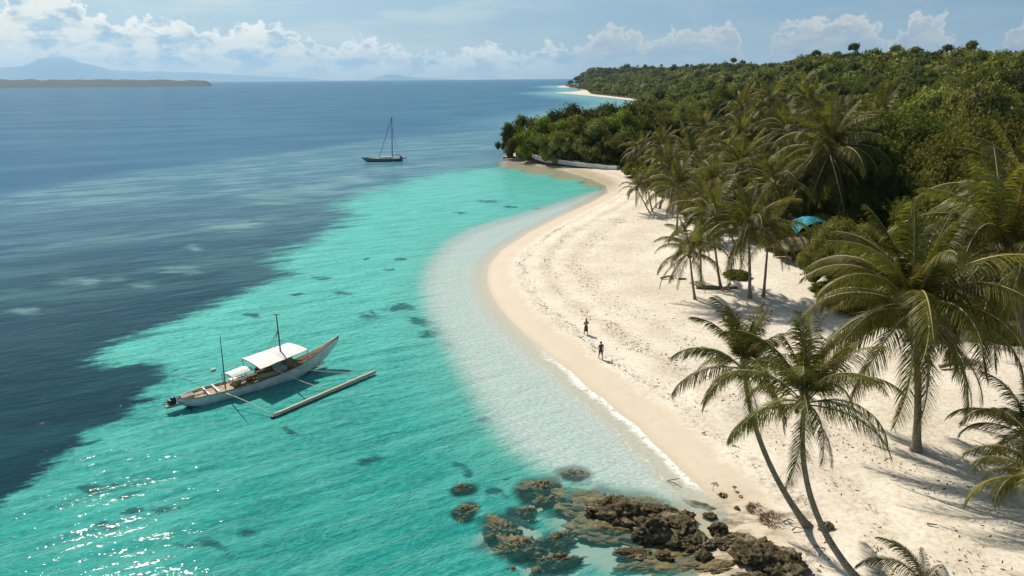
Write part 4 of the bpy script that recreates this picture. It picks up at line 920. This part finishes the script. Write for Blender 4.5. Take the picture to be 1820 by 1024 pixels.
def point_boats():
    # long pale hull drawn up under the trees of the point
    a, b = G(942, 288, .3), G(1098, 306, .3); h = math.atan2(b[1] - a[1], b[0] - a[0]); Lh = math.hypot(*(b - a)[:2])
    t = empty('beached_hull', (a[0], a[1], .25), h); tag(t, 'long pale hull lying in the shade under the trees of the wooded point', 'boat')
    st = [(0, .15, 3.0, 2.0), (.08, .9, 2.5, 1.0), (.25, 1.5, 2.0, .1), (.6, 1.7, 1.75, -.1), (.9, 1.2, 1.7, .0), (1.0, .6, 1.7, .3)]
    rows = hull_rows([(u * Lh, x, y, z) for u, x, y, z in st]); MB().grid(rows).build('hull', M['hull'], t, True)
    MB().tube([(r_[0][0], -abs(r_[0][1]), r_[0][2] + .05) for r_ in rows], .12, 5).build('gunwale', M['canvas'], t)
    MB().grid([[(p[0], p[1] * 1.01, min(p[2], .55)) for p in r_[1:-1]] for r_ in rows[1:]]).build('bottom_paint', M['hull_dark'], t, True)
    MB().grid([[(u * Lh, x * f, y - .15) for f in (-.95, 0, .95)] for u, x, y, z in st]).build('deck', M['deck'], t)
    p = G(925, 271, .2); t = empty('dinghy', (p[0], p[1], .1), 2.6); tag(t, 'small white boat with a low cabin pulled up beneath the tip of the wooded point', 'boat')
    rows = hull_rows([(-2.4, .7, .9, .1), (-1, 1, .85, -.1), (1, .95, .95, -.1), (2.6, .1, 1.25, .6)]); MB().grid(rows).build('hull', M['canvas'], t, True)
    MB().box((-.5, 0, 1.2), (.8, .6, .35)).box((-.5, 0, 1.6), (1.0, .75, .05)).build('cabin', M['hull'], t)
    MB().grid([[(u, x * f, .8) for f in (-.9, 0, .9)] for u, x in ((-2.3, .7), (0, 1), (2.3, .2))]).build('deck', M['deck'], t)
    p = G(901, 276, 0); t = empty('mooring_post', (p[0], p[1], 0)); tag(t, 'dark post standing in the shallows off the tip of the wooded point', 'post')
    MB().tube([(0, 0, -1), (0, 0, 2.6)], .14, 6).build('post', M['mast'], t)
point_boats()

# ------------------------------------------------------------------ hut and tarpaulin
def camp():
    p = RY(1430, 396, 101); z = zland(p[0], p[1]); t = empty('tarpaulin_shelter', (p[0], p[1], z), .35); tag(t, 'bright blue tarpaulin stretched into an arched shelter under the palms', 'tarpaulin')
    m, N, P = material('blue tarpaulin'); co = N.obj(); nz = N.noise(co, 1.4, 4.0, .6)
    N.set(P.inputs['Base Color'], N.mix(N.ss(nz, .35, .65), (0.01, .20, .27), (.03, .42, .50))); P.inputs['Roughness'].default_value = .75
    Hh = p[2] - z + 1.1; rows = []
    for i in range(13):
        f = i / 12; row = []
        for k in range(15):
            a = math.pi * k / 14; w = 3.8 * (1 - .25 * f); hz = Hh * (1 - .35 * (f - .35) ** 2 * 3)
            row.append((math.cos(a) * w * (1 + .04 * math.sin(i * 2 + k)), (f - .5) * 5.0, max(.9, hz * (.45 + .55 * math.sin(a)) + .07 * math.sin(i * 1.9 + k * 1.3))))
        rows.append(row)
    MB().grid(rows).build('tarpaulin', m, t, True)
    for x in (-3.0, 3.0):
        for y in (-2.3, 2.3): MB().tube([(x, y, -.3), (x * .95, y, Hh * .72)], .06, 6).build('pole', M['wood'], t)
    MB().tube([(0, -2.6, Hh * .98 - .2), (0, 2.6, Hh * .85 - .2)], .06, 6).build('ridge_pole', M['wood'], t)
    q = RY(1412, 460, 92); z = zland(q[0], q[1]); t = empty('thatched_hut', (q[0], q[1], z), .2); tag(t, 'small open hut with a straw thatched roof below the blue tarpaulin', 'hut')
    th = simple('straw thatch', (0.24, 0.19, 0.11), .95, .5, 9, 1.0, 0, 6); rows = []
    for j, (w, dp, hz) in enumerate(((2.9, 2.1, 2.0), (2.2, 1.5, 2.55), (1.3, .7, 3.0), (.9, .05, 3.2))):
        n = 32; row = []
        for k in range(n):
            a = 2 * math.pi * k / n; e = 1 + .05 * math.sin(k * 5.1 + j); row.append((w * e * np.sign(math.cos(a)) * abs(math.cos(a)) ** .5, dp * e * np.sign(math.sin(a)) * abs(math.sin(a)) ** .5, hz + .06 * math.sin(k * 3.3)))
        rows.append(row)
    MB().grid([[(x, y, zz - (.3 if i == 0 else 0)) for x, y, zz in r_] for i, r_ in enumerate([rows[0]] + rows)], True).build('roof', th, t)
    for x in (-2.3, 0, 2.3):
        for y in (-1.5, 1.5): MB().tube([(x, y, -.4), (x, y, 2.2)], .08, 6).build('post', M['wood'], t)
    MB().box((0, 1.4, 1.0), (2.2, .06, .8)).build('back_wall', M['wood'], t)
    MB().box((.2, -.2, .55), (1.2, .5, .05)).box((-.8, -.2, .25), (.06, .4, .3)).box((1.2, -.2, .25), (.06, .4, .3)).build('table', M['deck'], t)
camp()

# ------------------------------------------------------------------ rocks
def rock(px, py, rx, ry, rz, label, mat='rock', z=0.0, sub=5, rough=.42, fr=1.0, rot=0.0, group='dark weathered rocks at the water edge', seed=0, name='rock', cat='rock'):
    p = G(px, py, z); bm = bmesh.new(); bmesh.ops.create_icosphere(bm, subdivisions=sub, radius=1.0)
    S = Vector((seed * 7.3, seed * 3.1, seed * 1.7))
    for v in bm.verts:
        q = v.co.copy(); n = mnoise.fractal(q * fr * 1.1 + S, 1.0, 2.1, 3); n2 = mnoise.fractal(q * fr * 4.5 + S, 0.8, 2.1, 4); rd = 1 - abs(mnoise.noise(q * fr * 2.4 + S)) * 1.2
        cr = mnoise.noise(q * fr * 9 + S)
        k = 1 + rough * (n * .8 + n2 * .38 + (rd - .6) * .45) - max(0, cr - .25) * rough * .5
        v.co = Vector((q.x * k * rx, q.y * k * ry, q.z * k * rz))
    me = bpy.data.meshes.new('rock'); bm.to_mesh(me); bm.free(); me.polygons.foreach_set('use_smooth', [sub > 3] * len(me.polygons)); me.materials.append(M[mat])
    o = link(name, me, None, p, (0, 0, rot)); tag(o, label, cat, group); return o
EX = [(1108, 912, 1.9, 1.2, .95, 'long jagged rock forming the left back of the exposed outcrop', .15, -.35), (1160, 948, 1.25, 1.0, 1.15, 'rounded boulder at the front centre of the exposed outcrop', .15, .2), (1207, 938, 1.0, 1.15, .85, 'pitted rock right beside the rounded front boulder', .2, .6),
      (1180, 915, 1.2, .8, .6, 'low broken rock at the back right of the outcrop', .1, -.4), (1235, 965, .9, .8, .55, 'small rock at the right end of the outcrop', .1, .3), (1278, 945, .5, .5, .75, 'narrow upright stone standing alone right of the outcrop', .15, 0), (1284, 968, .5, .45, .35, 'small stone at the foot of the narrow upright one', .1, .5),
      (1128, 985, 1.0, .55, .25, 'flat brown ledge in front of the outcrop', .0, -.2), (1345, 985, 1.2, 1.3, 1.05, 'big dark boulder on the sand at the bottom edge, left one of the pair', .45, .3), (1392, 1005, 1.2, 1.1, .8, 'big dark boulder on the sand at the bottom edge, right one of the pair', .45, -.4),
      (1085, 900, .8, .55, .7, 'small pale topped rock at the far left of the outcrop', .2, .1), (1262, 918, .35, .3, .25, 'little brown stone between the outcrop and the beach', .1, 0), (1340, 1035, 1.3, .6, .4, 'low dark rock cut by the bottom edge below the boulder pair', .3, 0)]
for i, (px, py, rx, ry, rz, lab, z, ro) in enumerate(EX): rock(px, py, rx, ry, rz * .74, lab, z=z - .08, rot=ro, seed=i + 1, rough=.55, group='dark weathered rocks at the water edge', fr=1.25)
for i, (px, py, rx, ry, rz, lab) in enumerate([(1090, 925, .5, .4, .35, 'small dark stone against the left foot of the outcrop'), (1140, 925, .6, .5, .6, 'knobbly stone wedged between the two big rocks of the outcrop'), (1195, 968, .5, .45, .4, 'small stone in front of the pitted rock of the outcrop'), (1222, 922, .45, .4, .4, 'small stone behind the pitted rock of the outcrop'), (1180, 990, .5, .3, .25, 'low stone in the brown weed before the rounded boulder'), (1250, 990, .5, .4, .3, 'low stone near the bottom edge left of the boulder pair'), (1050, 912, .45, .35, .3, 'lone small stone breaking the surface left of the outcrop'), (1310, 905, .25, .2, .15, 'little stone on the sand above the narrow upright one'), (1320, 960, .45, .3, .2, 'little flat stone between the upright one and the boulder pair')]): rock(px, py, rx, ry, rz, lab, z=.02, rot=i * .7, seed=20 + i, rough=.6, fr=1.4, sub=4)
for i, (px, py, rx, ry, lab) in enumerate([(908, 281, 2.6, 1.3, 'dark rock ledge under the tip of the wooded point'), (962, 287, 3.2, .9, 'low dark ledge below the left end of the long pale hull'), (1010, 297, 3.0, .8, 'low dark ledge below the middle of the long pale hull'), (1062, 306, 2.8, .8, 'low dark ledge below the right end of the long pale hull')]): rock(px, py, rx, ry, .55, lab, z=.1, rot=-.3, seed=60 + i, rough=.5, fr=1.5, sub=4, group='dark ledges along the wooded point')
SUBM = [(955, 872, 1.35, .75, .50, 'oval brown reef head, the topmost large drowned rock', 0), (1022, 846, .9, .38, .35, 'small twin reef head nearest the pale shallows', -.2), (822, 872, .55, .38, .35, 'leftmost small reef head level with the oval one', .3), (830, 913, .75, .55, .42, 'round reef head at the left, below the leftmost small one', .2),
        (890, 945, 1.1, .75, .55, 'large reef head at the lower left of the shoal, upper half of a pair', -.5), (922, 978, 1.25, .8, .55, 'large reef head at the lower left of the shoal, lower half of a pair', -.4), (938, 913, .6, .34, .35, 'small reef head between the oval one and the large pair', 0), (985, 962, 1.0, .6, .40, 'faint reef head between the large pair and the brown flat', .3),
        (990, 1000, 1.1, .45, .40, 'faint reef head near the bottom edge beside the pale channel', .1), (908, 1022, .35, .5, .40, 'dark little reef head cut by the bottom edge, left', .4), (955, 1022, .4, .35, .35, 'dark little reef head cut by the bottom edge, right', .1), (968, 893, .6, .3, .30, 'small reef head touching the left side of the brown flat', .2), (900, 856, .4, .15, .2, 'thin reef sliver above left of the oval reef head', .35)]
for i, (px, py, rx, ry, rz, lab, ro) in enumerate(SUBM): rock(px, py, rx, ry, rz, lab, 'algae', -rz * 1.02, 5, .68, 1.9, ro, 'drowned reef heads in the shallows', 40 + i, 'reef_rock', 'reef rock')
FLAT = [(1035, 890, 2.3, 1.0, .45, 'brown weed-covered flat at the far left of the shoal', -.3, -.36), (1120, 940, 2.8, 1.6, .45, 'brown weedy flat round the foot of the outcrop', -.3, -.32), (1220, 1010, 3.0, 1.0, .4, 'brown weedy flat spreading along the bottom edge', .1, -.22), (1060, 905, 2.8, 1.5, .48, 'broad brown weed-covered flat left of the outcrop', -.35, -.40), (1085, 945, 2.6, 1.2, .48, 'brown weed-covered flat in front of the outcrop', -.2, -.36), (1150, 895, 1.5, .6, .3, 'weed-covered flat at the back of the outcrop by the pale shallows', -.2, -.22), (1200, 985, 2.2, 1.0, .35, 'brown flat right of the ledge at the bottom', .1, -.22), (1140, 1012, 1.6, .5, .35, 'brown flat cut by the bottom edge', .1, -.25), (1300, 960, 1.3, .5, .28, 'weedy flat on the wet sand right of the upright stone', .2, -.05), (1245, 900, 1.0, .3, .2, 'weedy flat at the water edge behind the outcrop', -.5, -.12), (1280, 1010, 1.2, .5, .25, 'weedy flat left of the boulder pair at the bottom', .2, .0)]
for i, (px, py, rx, ry, rz, lab, ro, z) in enumerate(FLAT): rock(px, py, rx, ry, rz, lab, 'algae', z - (.13 if px < 1240 else .04), 5, .45, 1.6, ro, 'weed-covered reef flats', 70 + i, 'reef_flat', 'reef flat')

# ------------------------------------------------------------------ small things on the sand
def driftwood(px, py, pts, r_, label, z=.1, mat='bark', cat='driftwood'):
    p = GL(px, py); b = MB()
    for q in pts: b.tube([(x, y, zz + z) for x, y, zz in q], [r_ * (1 - .5 * i / max(1, len(q) - 1)) for i in range(len(q))], 6, True, .15)
    o = b.build('driftwood', M[mat], None, True, p); tag(o, label, cat)
driftwood(1190, 495, [[(-1.2, -.2, 0), (-.2, 0, .2), (.8, .3, .15)], [(-.2, 0, .2), (.3, -.5, .1)], [(1.0, -.5, 0), (2.0, -.6, .05)]], .16, 'bleached driftwood lying on the open sand left of the grove')
driftwood(1262, 514, [[(-1.6, .4, .1), (0, 0, .15), (1.6, -.3, .12), (3.2, -.2, .1)]], .32, 'thick grey log lying at the feet of the front grove palms')
driftwood(1290, 518, [[(-.5, 0, .1), (.2, .1, .5), (.5, .2, .9)], [(0, 0, .2), (.6, -.3, .3)]], .2, 'upright stump with broken roots beside the spiky shrub', mat='wood')
driftwood(1251, 772, [[(-.15, 0, .0), (.15, .05, .08)], [(0, -.1, 0), (.05, .12, .1)]], .05, 'tiny scrap of wood on the sand left of the leaning palms')
driftwood(1197, 864, [[(-.45, .25, .15), (.0, -.1, .2), (.45, -.5, .1)], [(-.3, .3, .15), (.5, .35, .25)]], .035, 'thin forked branch stuck in the pale shallows near the beach', mat='mast')
driftwood(1655, 935, [[(-.2, .1, 0), (.25, -.1, .06)]], .06, 'short dark stick on the bare sand at the lower right')
driftwood(1400, 930, [[(-.3, 0, 0), (.1, .1, .12), (.35, 0, .05)], [(0, 0, 0), (.1, -.25, .12)]], .05, 'crooked twig on the sand left of the foot of the leaning palm')
driftwood(1416, 945, [[(-.3, 0, 0), (.0, .12, .14), (.35, .1, .05)]], .045, 'bent twig just below the foot of the leaning palm')
driftwood(1700, 655, [[(-1.5, 0, .1), (0, .2, .35), (1.4, 0, .2)], [(0, .2, .3), (.8, .9, .4)]], .2, 'fallen branch in front of the forest edge under the right edge palm', mat='wood')
o = rock(1468, 936, .42, .30, .26, 'fibrous root lump beside the foot of the leaning palm', 'algae', .55, 4, .5, 2.0, .2, None, 95, 'root_mound', 'root lump')
def clump(px, py, r_, n, ln, mat, label, name='weed_clump', cat='seaweed', up=.5):
    p = GL(px, py); V = []; F = []; r = np.random.default_rng(int(px * 7 + py))
    for i in range(n):
        a = r.uniform(0, 6.28); q = r_ * r.random() ** .6; b = np.array([math.cos(a) * q, math.sin(a) * q, -.02]); dr = np.array([math.cos(a) * .8, math.sin(a) * .8, up]) + r.normal(size=3) * .35; dr[2] = abs(dr[2]); dr /= np.linalg.norm(dr)
        w = np.cross(dr, [0, 0, 1]); w = w / (np.linalg.norm(w) + 1e-6) * .022; l = ln * r.uniform(.5, 1.1); k = len(V)
        V += [b - w, b + w, b + dr * l + w * .3, b + dr * l - w * .3]; F.append((k, k + 1, k + 2, k + 3))
    o = link(name, npmesh(name, np.array(V), np.array(F), M[mat]), None, p); tag(o, label, cat)
clump(1285, 881, .22, 260, .16, 'palm_dead', 'brown heap of washed-up weed on the sand by the water edge', up=.8)
clump(1317, 883, .10, 70, .12, 'palm_dead', 'smaller scrap of washed-up weed right of the brown heap', up=.7)
clump(1240, 505, .9, 500, .35, 'leaf_olive', 'patch of creeping green weed behind the seaward corner palm', 'beach_plant', 'beach plant')
clump(1345, 905, .6, 420, .22, 'palm_dead', 'scattered brown weed on the sand below the seedlings', up=.3)
clump(1720, 648, 1.3, 700, .5, 'leaf_dark', 'dark low weed at the forest edge under the right edge palm', 'beach_plant', 'beach plant')
clump(1375, 925, .8, 500, .25, 'palm_dead', 'second patch of brown weed on the sand, left of the leaning palm foot', up=.3)
def seedpl(px, py, h, label, n=5):
    p = GL(px, py); t = empty('mangrove_seedling', p); tag(t, label, 'seedling', 'seedlings on the sand')
    MB().tube([(0, 0, -.05), (.01, 0, h)], .014, 5).build('stem', M['mast'], t)
    b = MB()
    for i in range(n):
        a = i * 2.4; c = Vector((math.cos(a) * .1, math.sin(a) * .1, h)); b.add([(0, 0, h), c + Vector((-math.sin(a) * .045, math.cos(a) * .045, .02)), c * 1.0 + Vector((math.cos(a) * .1, math.sin(a) * .1, -.02)), c - Vector((-math.sin(a) * .045, math.cos(a) * .045, -.02))], [(0, 1, 2, 3)])
    b.build('leaves', M['leaf_dark'], t)
seedpl(1267, 873, .55, 'tallest seedling on a thin stem by the water edge'); seedpl(1305, 872, .26, 'bushy little seedling right of the tall thin one', 8); seedpl(1272, 862, .12, 'tiny seedling just above the tall thin one', 4)

# ------------------------------------------------------------------ people
def skin(name, verts, edges, radii, mat, parent, roots=(0,), sub=2):
    me = bpy.data.meshes.new(name); me.from_pydata(verts, edges, []); o = link(name, me, parent)
    o.modifiers.new('skin', 'SKIN'); me.skin_vertices or None
    for i, r_ in enumerate(radii):
        sv = me.skin_vertices[0].data[i]; sv.radius = r_ if hasattr(r_, '__len__') else (r_, r_); sv.use_root = i in roots
    m = o.modifiers.new('sub', 'SUBSURF'); m.levels = sub; m.render_levels = sub
    dg = bpy.context.evaluated_depsgraph_get(); ev = bpy.data.meshes.new_from_object(o.evaluated_get(dg)); o.modifiers.clear(); o.data = ev
    ev.materials.clear(); ev.materials.append(mat); ev.polygons.foreach_set('use_smooth', [True] * len(ev.polygons)); return o
def person(foot_px, yaw, stride, arms, label, skinc, topc, botc, hairc, skirt=False, bun=False, H=1.68):
    p = GL(*foot_px); t = empty('person', p, yaw); tag(t, label, 'person'); k = H / 1.7
    sk = simple('skin', skinc, .6, .05, 3)
    V = [(0, 0, .93), (0, .01, 1.08), (0, .02, 1.25), (0, .02, 1.40), (0, .02, 1.50), (0, .03, 1.60), (0, .035, 1.66)]; Rd = [(.135, .10), (.12, .085), (.145, .095), (.13, .08), .05, (.078, .09), (.07, .08)]; E = [(i, i + 1) for i in range(6)]
    def chain(start, pts, rs):
        a = start
        for q, r_ in zip(pts, rs): V.append(q); Rd.append(r_); E.append((a, len(V) - 1)); a = len(V) - 1
        return a
    for s, st in ((-1, stride), (1, -stride)):
        kn = (s * .10, st * .45 + .03, .50); an = (s * .10, st - .03 * (st < 0), .09)
        chain(0, [(s * .095, 0, .86), (s * .10, st * .22, .68), kn, (s * .10, (kn[1] + an[1]) / 2, .30), an, (s * .11, an[1] + .10, .035), (s * .115, an[1] + .18, .03)], [.09, .085, .06, .058, .038, .035, .028])
        A = arms[0 if s < 0 else 1]; sh = (s * .17, .02, 1.38); el, wr = A
        hd = Vector(wr) + (Vector(wr) - Vector(el)).normalized() * .06
        w = chain(3, [sh, tuple((Vector(sh) + Vector(el)) / 2), el, tuple((Vector(el) + Vector(wr)) / 2), wr, tuple(hd)], [.052, .046, .038, .034, .024, (.036, .018)])
        dr = (Vector(wr) - Vector(el)).normalized(); sd_ = dr.cross(Vector((0, 1, .2))).normalized()
        for f in range(4):
            o_ = sd_ * (-.027 + .018 * f); l = (.062, .072, .068, .052)[f]
            chain(w, [tuple(hd + o_ + dr * .035), tuple(hd + o_ * 1.05 + dr * (.035 + l * .6)), tuple(hd + o_ + dr * (.035 + l) + Vector((0, -.012, 0)))], [.009, .008, .006])
        chain(w, [tuple(hd - sd_ * .035 - dr * .01), tuple(hd - sd_ * .05 + dr * .03)], [.010, .008])
    V = [tuple(c * k for c in v) for v in V]; skin('body', V, E, [r_ if not hasattr(r_, '__len__') else r_ for r_ in Rd], sk, t)
    fb = MB().sphere((0, .125 * k, 1.60 * k), (.016, .02, .022), 6, 5)
    fb.build('nose', sk, t, True)
    for s in (-1, 1):
        MB().sphere((s * .03 * k, .112 * k, 1.625 * k), (.011, .008, .009), 6, 5).build('eye', M['black'], t, True); MB().sphere((s * .082 * k, .03 * k, 1.60 * k), (.012, .022, .03), 6, 5).build('ear', sk, t, True)
    MB().sphere((0, .112 * k, 1.562 * k), (.022, .007, .006), 6, 5).build('mouth', simple('lips', (.25, .09, .07), .5, .05), t, True)
    hm = simple('hair', hairc, .7, .3, 12); hb = MB().sphere((0, -.005 * k, 1.645 * k), (.098, .105, .10), 12, 8)
    if bun: hb.sphere((0, -.02 * k, 1.77 * k), (.05, .05, .09), 8, 6).sphere((0, -.06, 1.5 * k), (.08, .05, .14), 8, 6)
    else: hb.sphere((0, -.05 * k, 1.62 * k), (.105, .075, .11), 10, 6)
    hb.build('hair', hm, t, True)
    tm = simple('shirt', topc, .8, .12, 6); bm_ = simple('bottoms', botc, .8, .12, 6)
    n = 14
    def ringy(z, a, b, yo=.015): return [(a * math.cos(2 * math.pi * q / n) * k, (yo + b * math.sin(2 * math.pi * q / n)) * k, z * k) for q in range(n)]
    MB().grid([ringy(.98, .155, .125), ringy(1.10, .15, .115), ringy(1.27, .172, .125), ringy(1.38, .175, .11), ringy(1.455, .085, .075, .02)], True).build('shirt', tm, t, True)
    for s, (el, wr) in zip((-1, 1), arms):
        sh = Vector((s * .15, .02, 1.40)); e = Vector(el); MB().tube([sh * k, (sh.lerp(e, .6)) * k], [.078, .066], 8).build('sleeve', tm, t, True)
    if skirt: MB().grid([ringy(1.02, .15, .12), ringy(.9, .18, .15), ringy(.6, .20, .19), ringy(.42, .21, .22)], True).build('skirt', bm_, t, True)
    else:
        MB().grid([ringy(1.0, .155, .125), ringy(.9, .165, .135), ringy(.82, .168, .135)], True).build('shorts', bm_, t, True)
        for s, st in ((-1, stride), (1, -stride)): MB().tube([Vector((s * .085, 0, .90)) * k, Vector((s * .10, st * .27, .62)) * k], [.108, .10], 9).build('shorts_leg', bm_, t, True)
    return t
person((1041.5, 595), 0.35, .16, [((-.30, -.02, 1.16), (-.16, .14, 1.10)), ((.30, -.02, 1.16), (.16, .14, 1.10))], 'walker farther from the water in a pale top and long dark skirt, hands at waist',
       (.22, .13, .08), (.22, .20, .14), (.035, .045, .03), (.05, .035, .02), True, True, 1.72)
person((1067.5, 638), -2.9, .26, [((-.26, -.08, 1.12), (-.22, .08, .92)), ((.27, .02, 1.12), (.20, .16, .98))], 'walker nearer the water in dark shirt and shorts, mid-stride with legs apart',
       (.16, .09, .055), (.055, .05, .04), (.04, .035, .028), (.02, .014, .01), False, False, 1.75)

# bits of weed, twigs and husks washed up in lines along the beach: too many to count
def litter():
    r = np.random.default_rng(5); x = r.uniform(0, 50, 60000); y = r.uniform(30, 125, 60000); P = np.stack([x, y], 1); d_ = sdist(P, COAST)
    wob = .8 * np.sin(x * .5) + .6 * np.sin(y * .37 + 1) + .4 * np.sin(y * 1.3)
    w = .6 * np.exp(-((d_ - 4.9 - wob * .6) / .35) ** 2) + .45 * np.exp(-((d_ - 8.6 - wob) / .6) ** 2) + .30 * np.exp(-((d_ - 12.8 - wob) / 1.2) ** 2) + .016 * (d_ > 6)
    w *= .35 + .65 * (np.sin(x * .31 + y * .27) > -.2); k = (r.random(60000) < w) & (d_ > 3); P = P[k]; d_ = d_[k]; v_ = sdist(P, VEG); z = heights(P[:, 0], P[:, 1], d_, v_)
    V = []; F = []
    for (px, py), zz in zip(P, z):
        a_ = r.uniform(0, 6.28); l = r.uniform(.04, .17); h_ = r.uniform(.015, .05); u = np.array([math.cos(a_), math.sin(a_), r.uniform(-.1, .2)]) * l; n_ = np.array([-math.sin(a_), math.cos(a_), 0]) * h_; c_ = np.array([px, py, zz + .02]); t_ = np.array([0, 0, h_])
        k0 = len(V); V += [c_ - u - n_, c_ - u + n_, c_ + u * .8 + n_ * .6, c_ + u - n_ * .6, c_ - u * .6 + t_, c_ + u * .5 + t_]
        F += [(k0, k0 + 4, k0 + 5, k0 + 3), (k0 + 1, k0 + 2, k0 + 5, k0 + 4), (k0, k0 + 1, k0 + 4, k0 + 4), (k0 + 3, k0 + 5, k0 + 2, k0 + 2)]
    F = [f for f in F if len(set(f)) == 4]
    m = simple('dry litter', (0.12, 0.085, 0.045), .9, .6, 3)
    o = link('beach_litter', npmesh('beach litter', np.array(V), np.array(F), m)); tag(o, 'brown scraps of weed and twigs washed up in lines along the white sand', 'beach litter', None, 'stuff')
litter()

# ------------------------------------------------------------------ haze over the bay
def haze():
    m = bpy.data.materials.new('haze'); m.use_nodes = True; N = NT(m.node_tree)
    for n in list(N.n):
        if n.type != 'OUTPUT_MATERIAL': N.n.remove(n)
    v = N.new('ShaderNodeVolumePrincipled', {'Density': HAZE, 'Color': (0.42, 0.70, 1.0), 'Anisotropy': 0.3})
    N.set([n for n in N.n if n.type == 'OUTPUT_MATERIAL'][0].inputs['Volume'], v)
    o = MB().box((0, 14500, 430), (30500, 16500, 442)).build('haze', m); o['kind'] = 'stuff'
HAZE = 0.00004
haze()
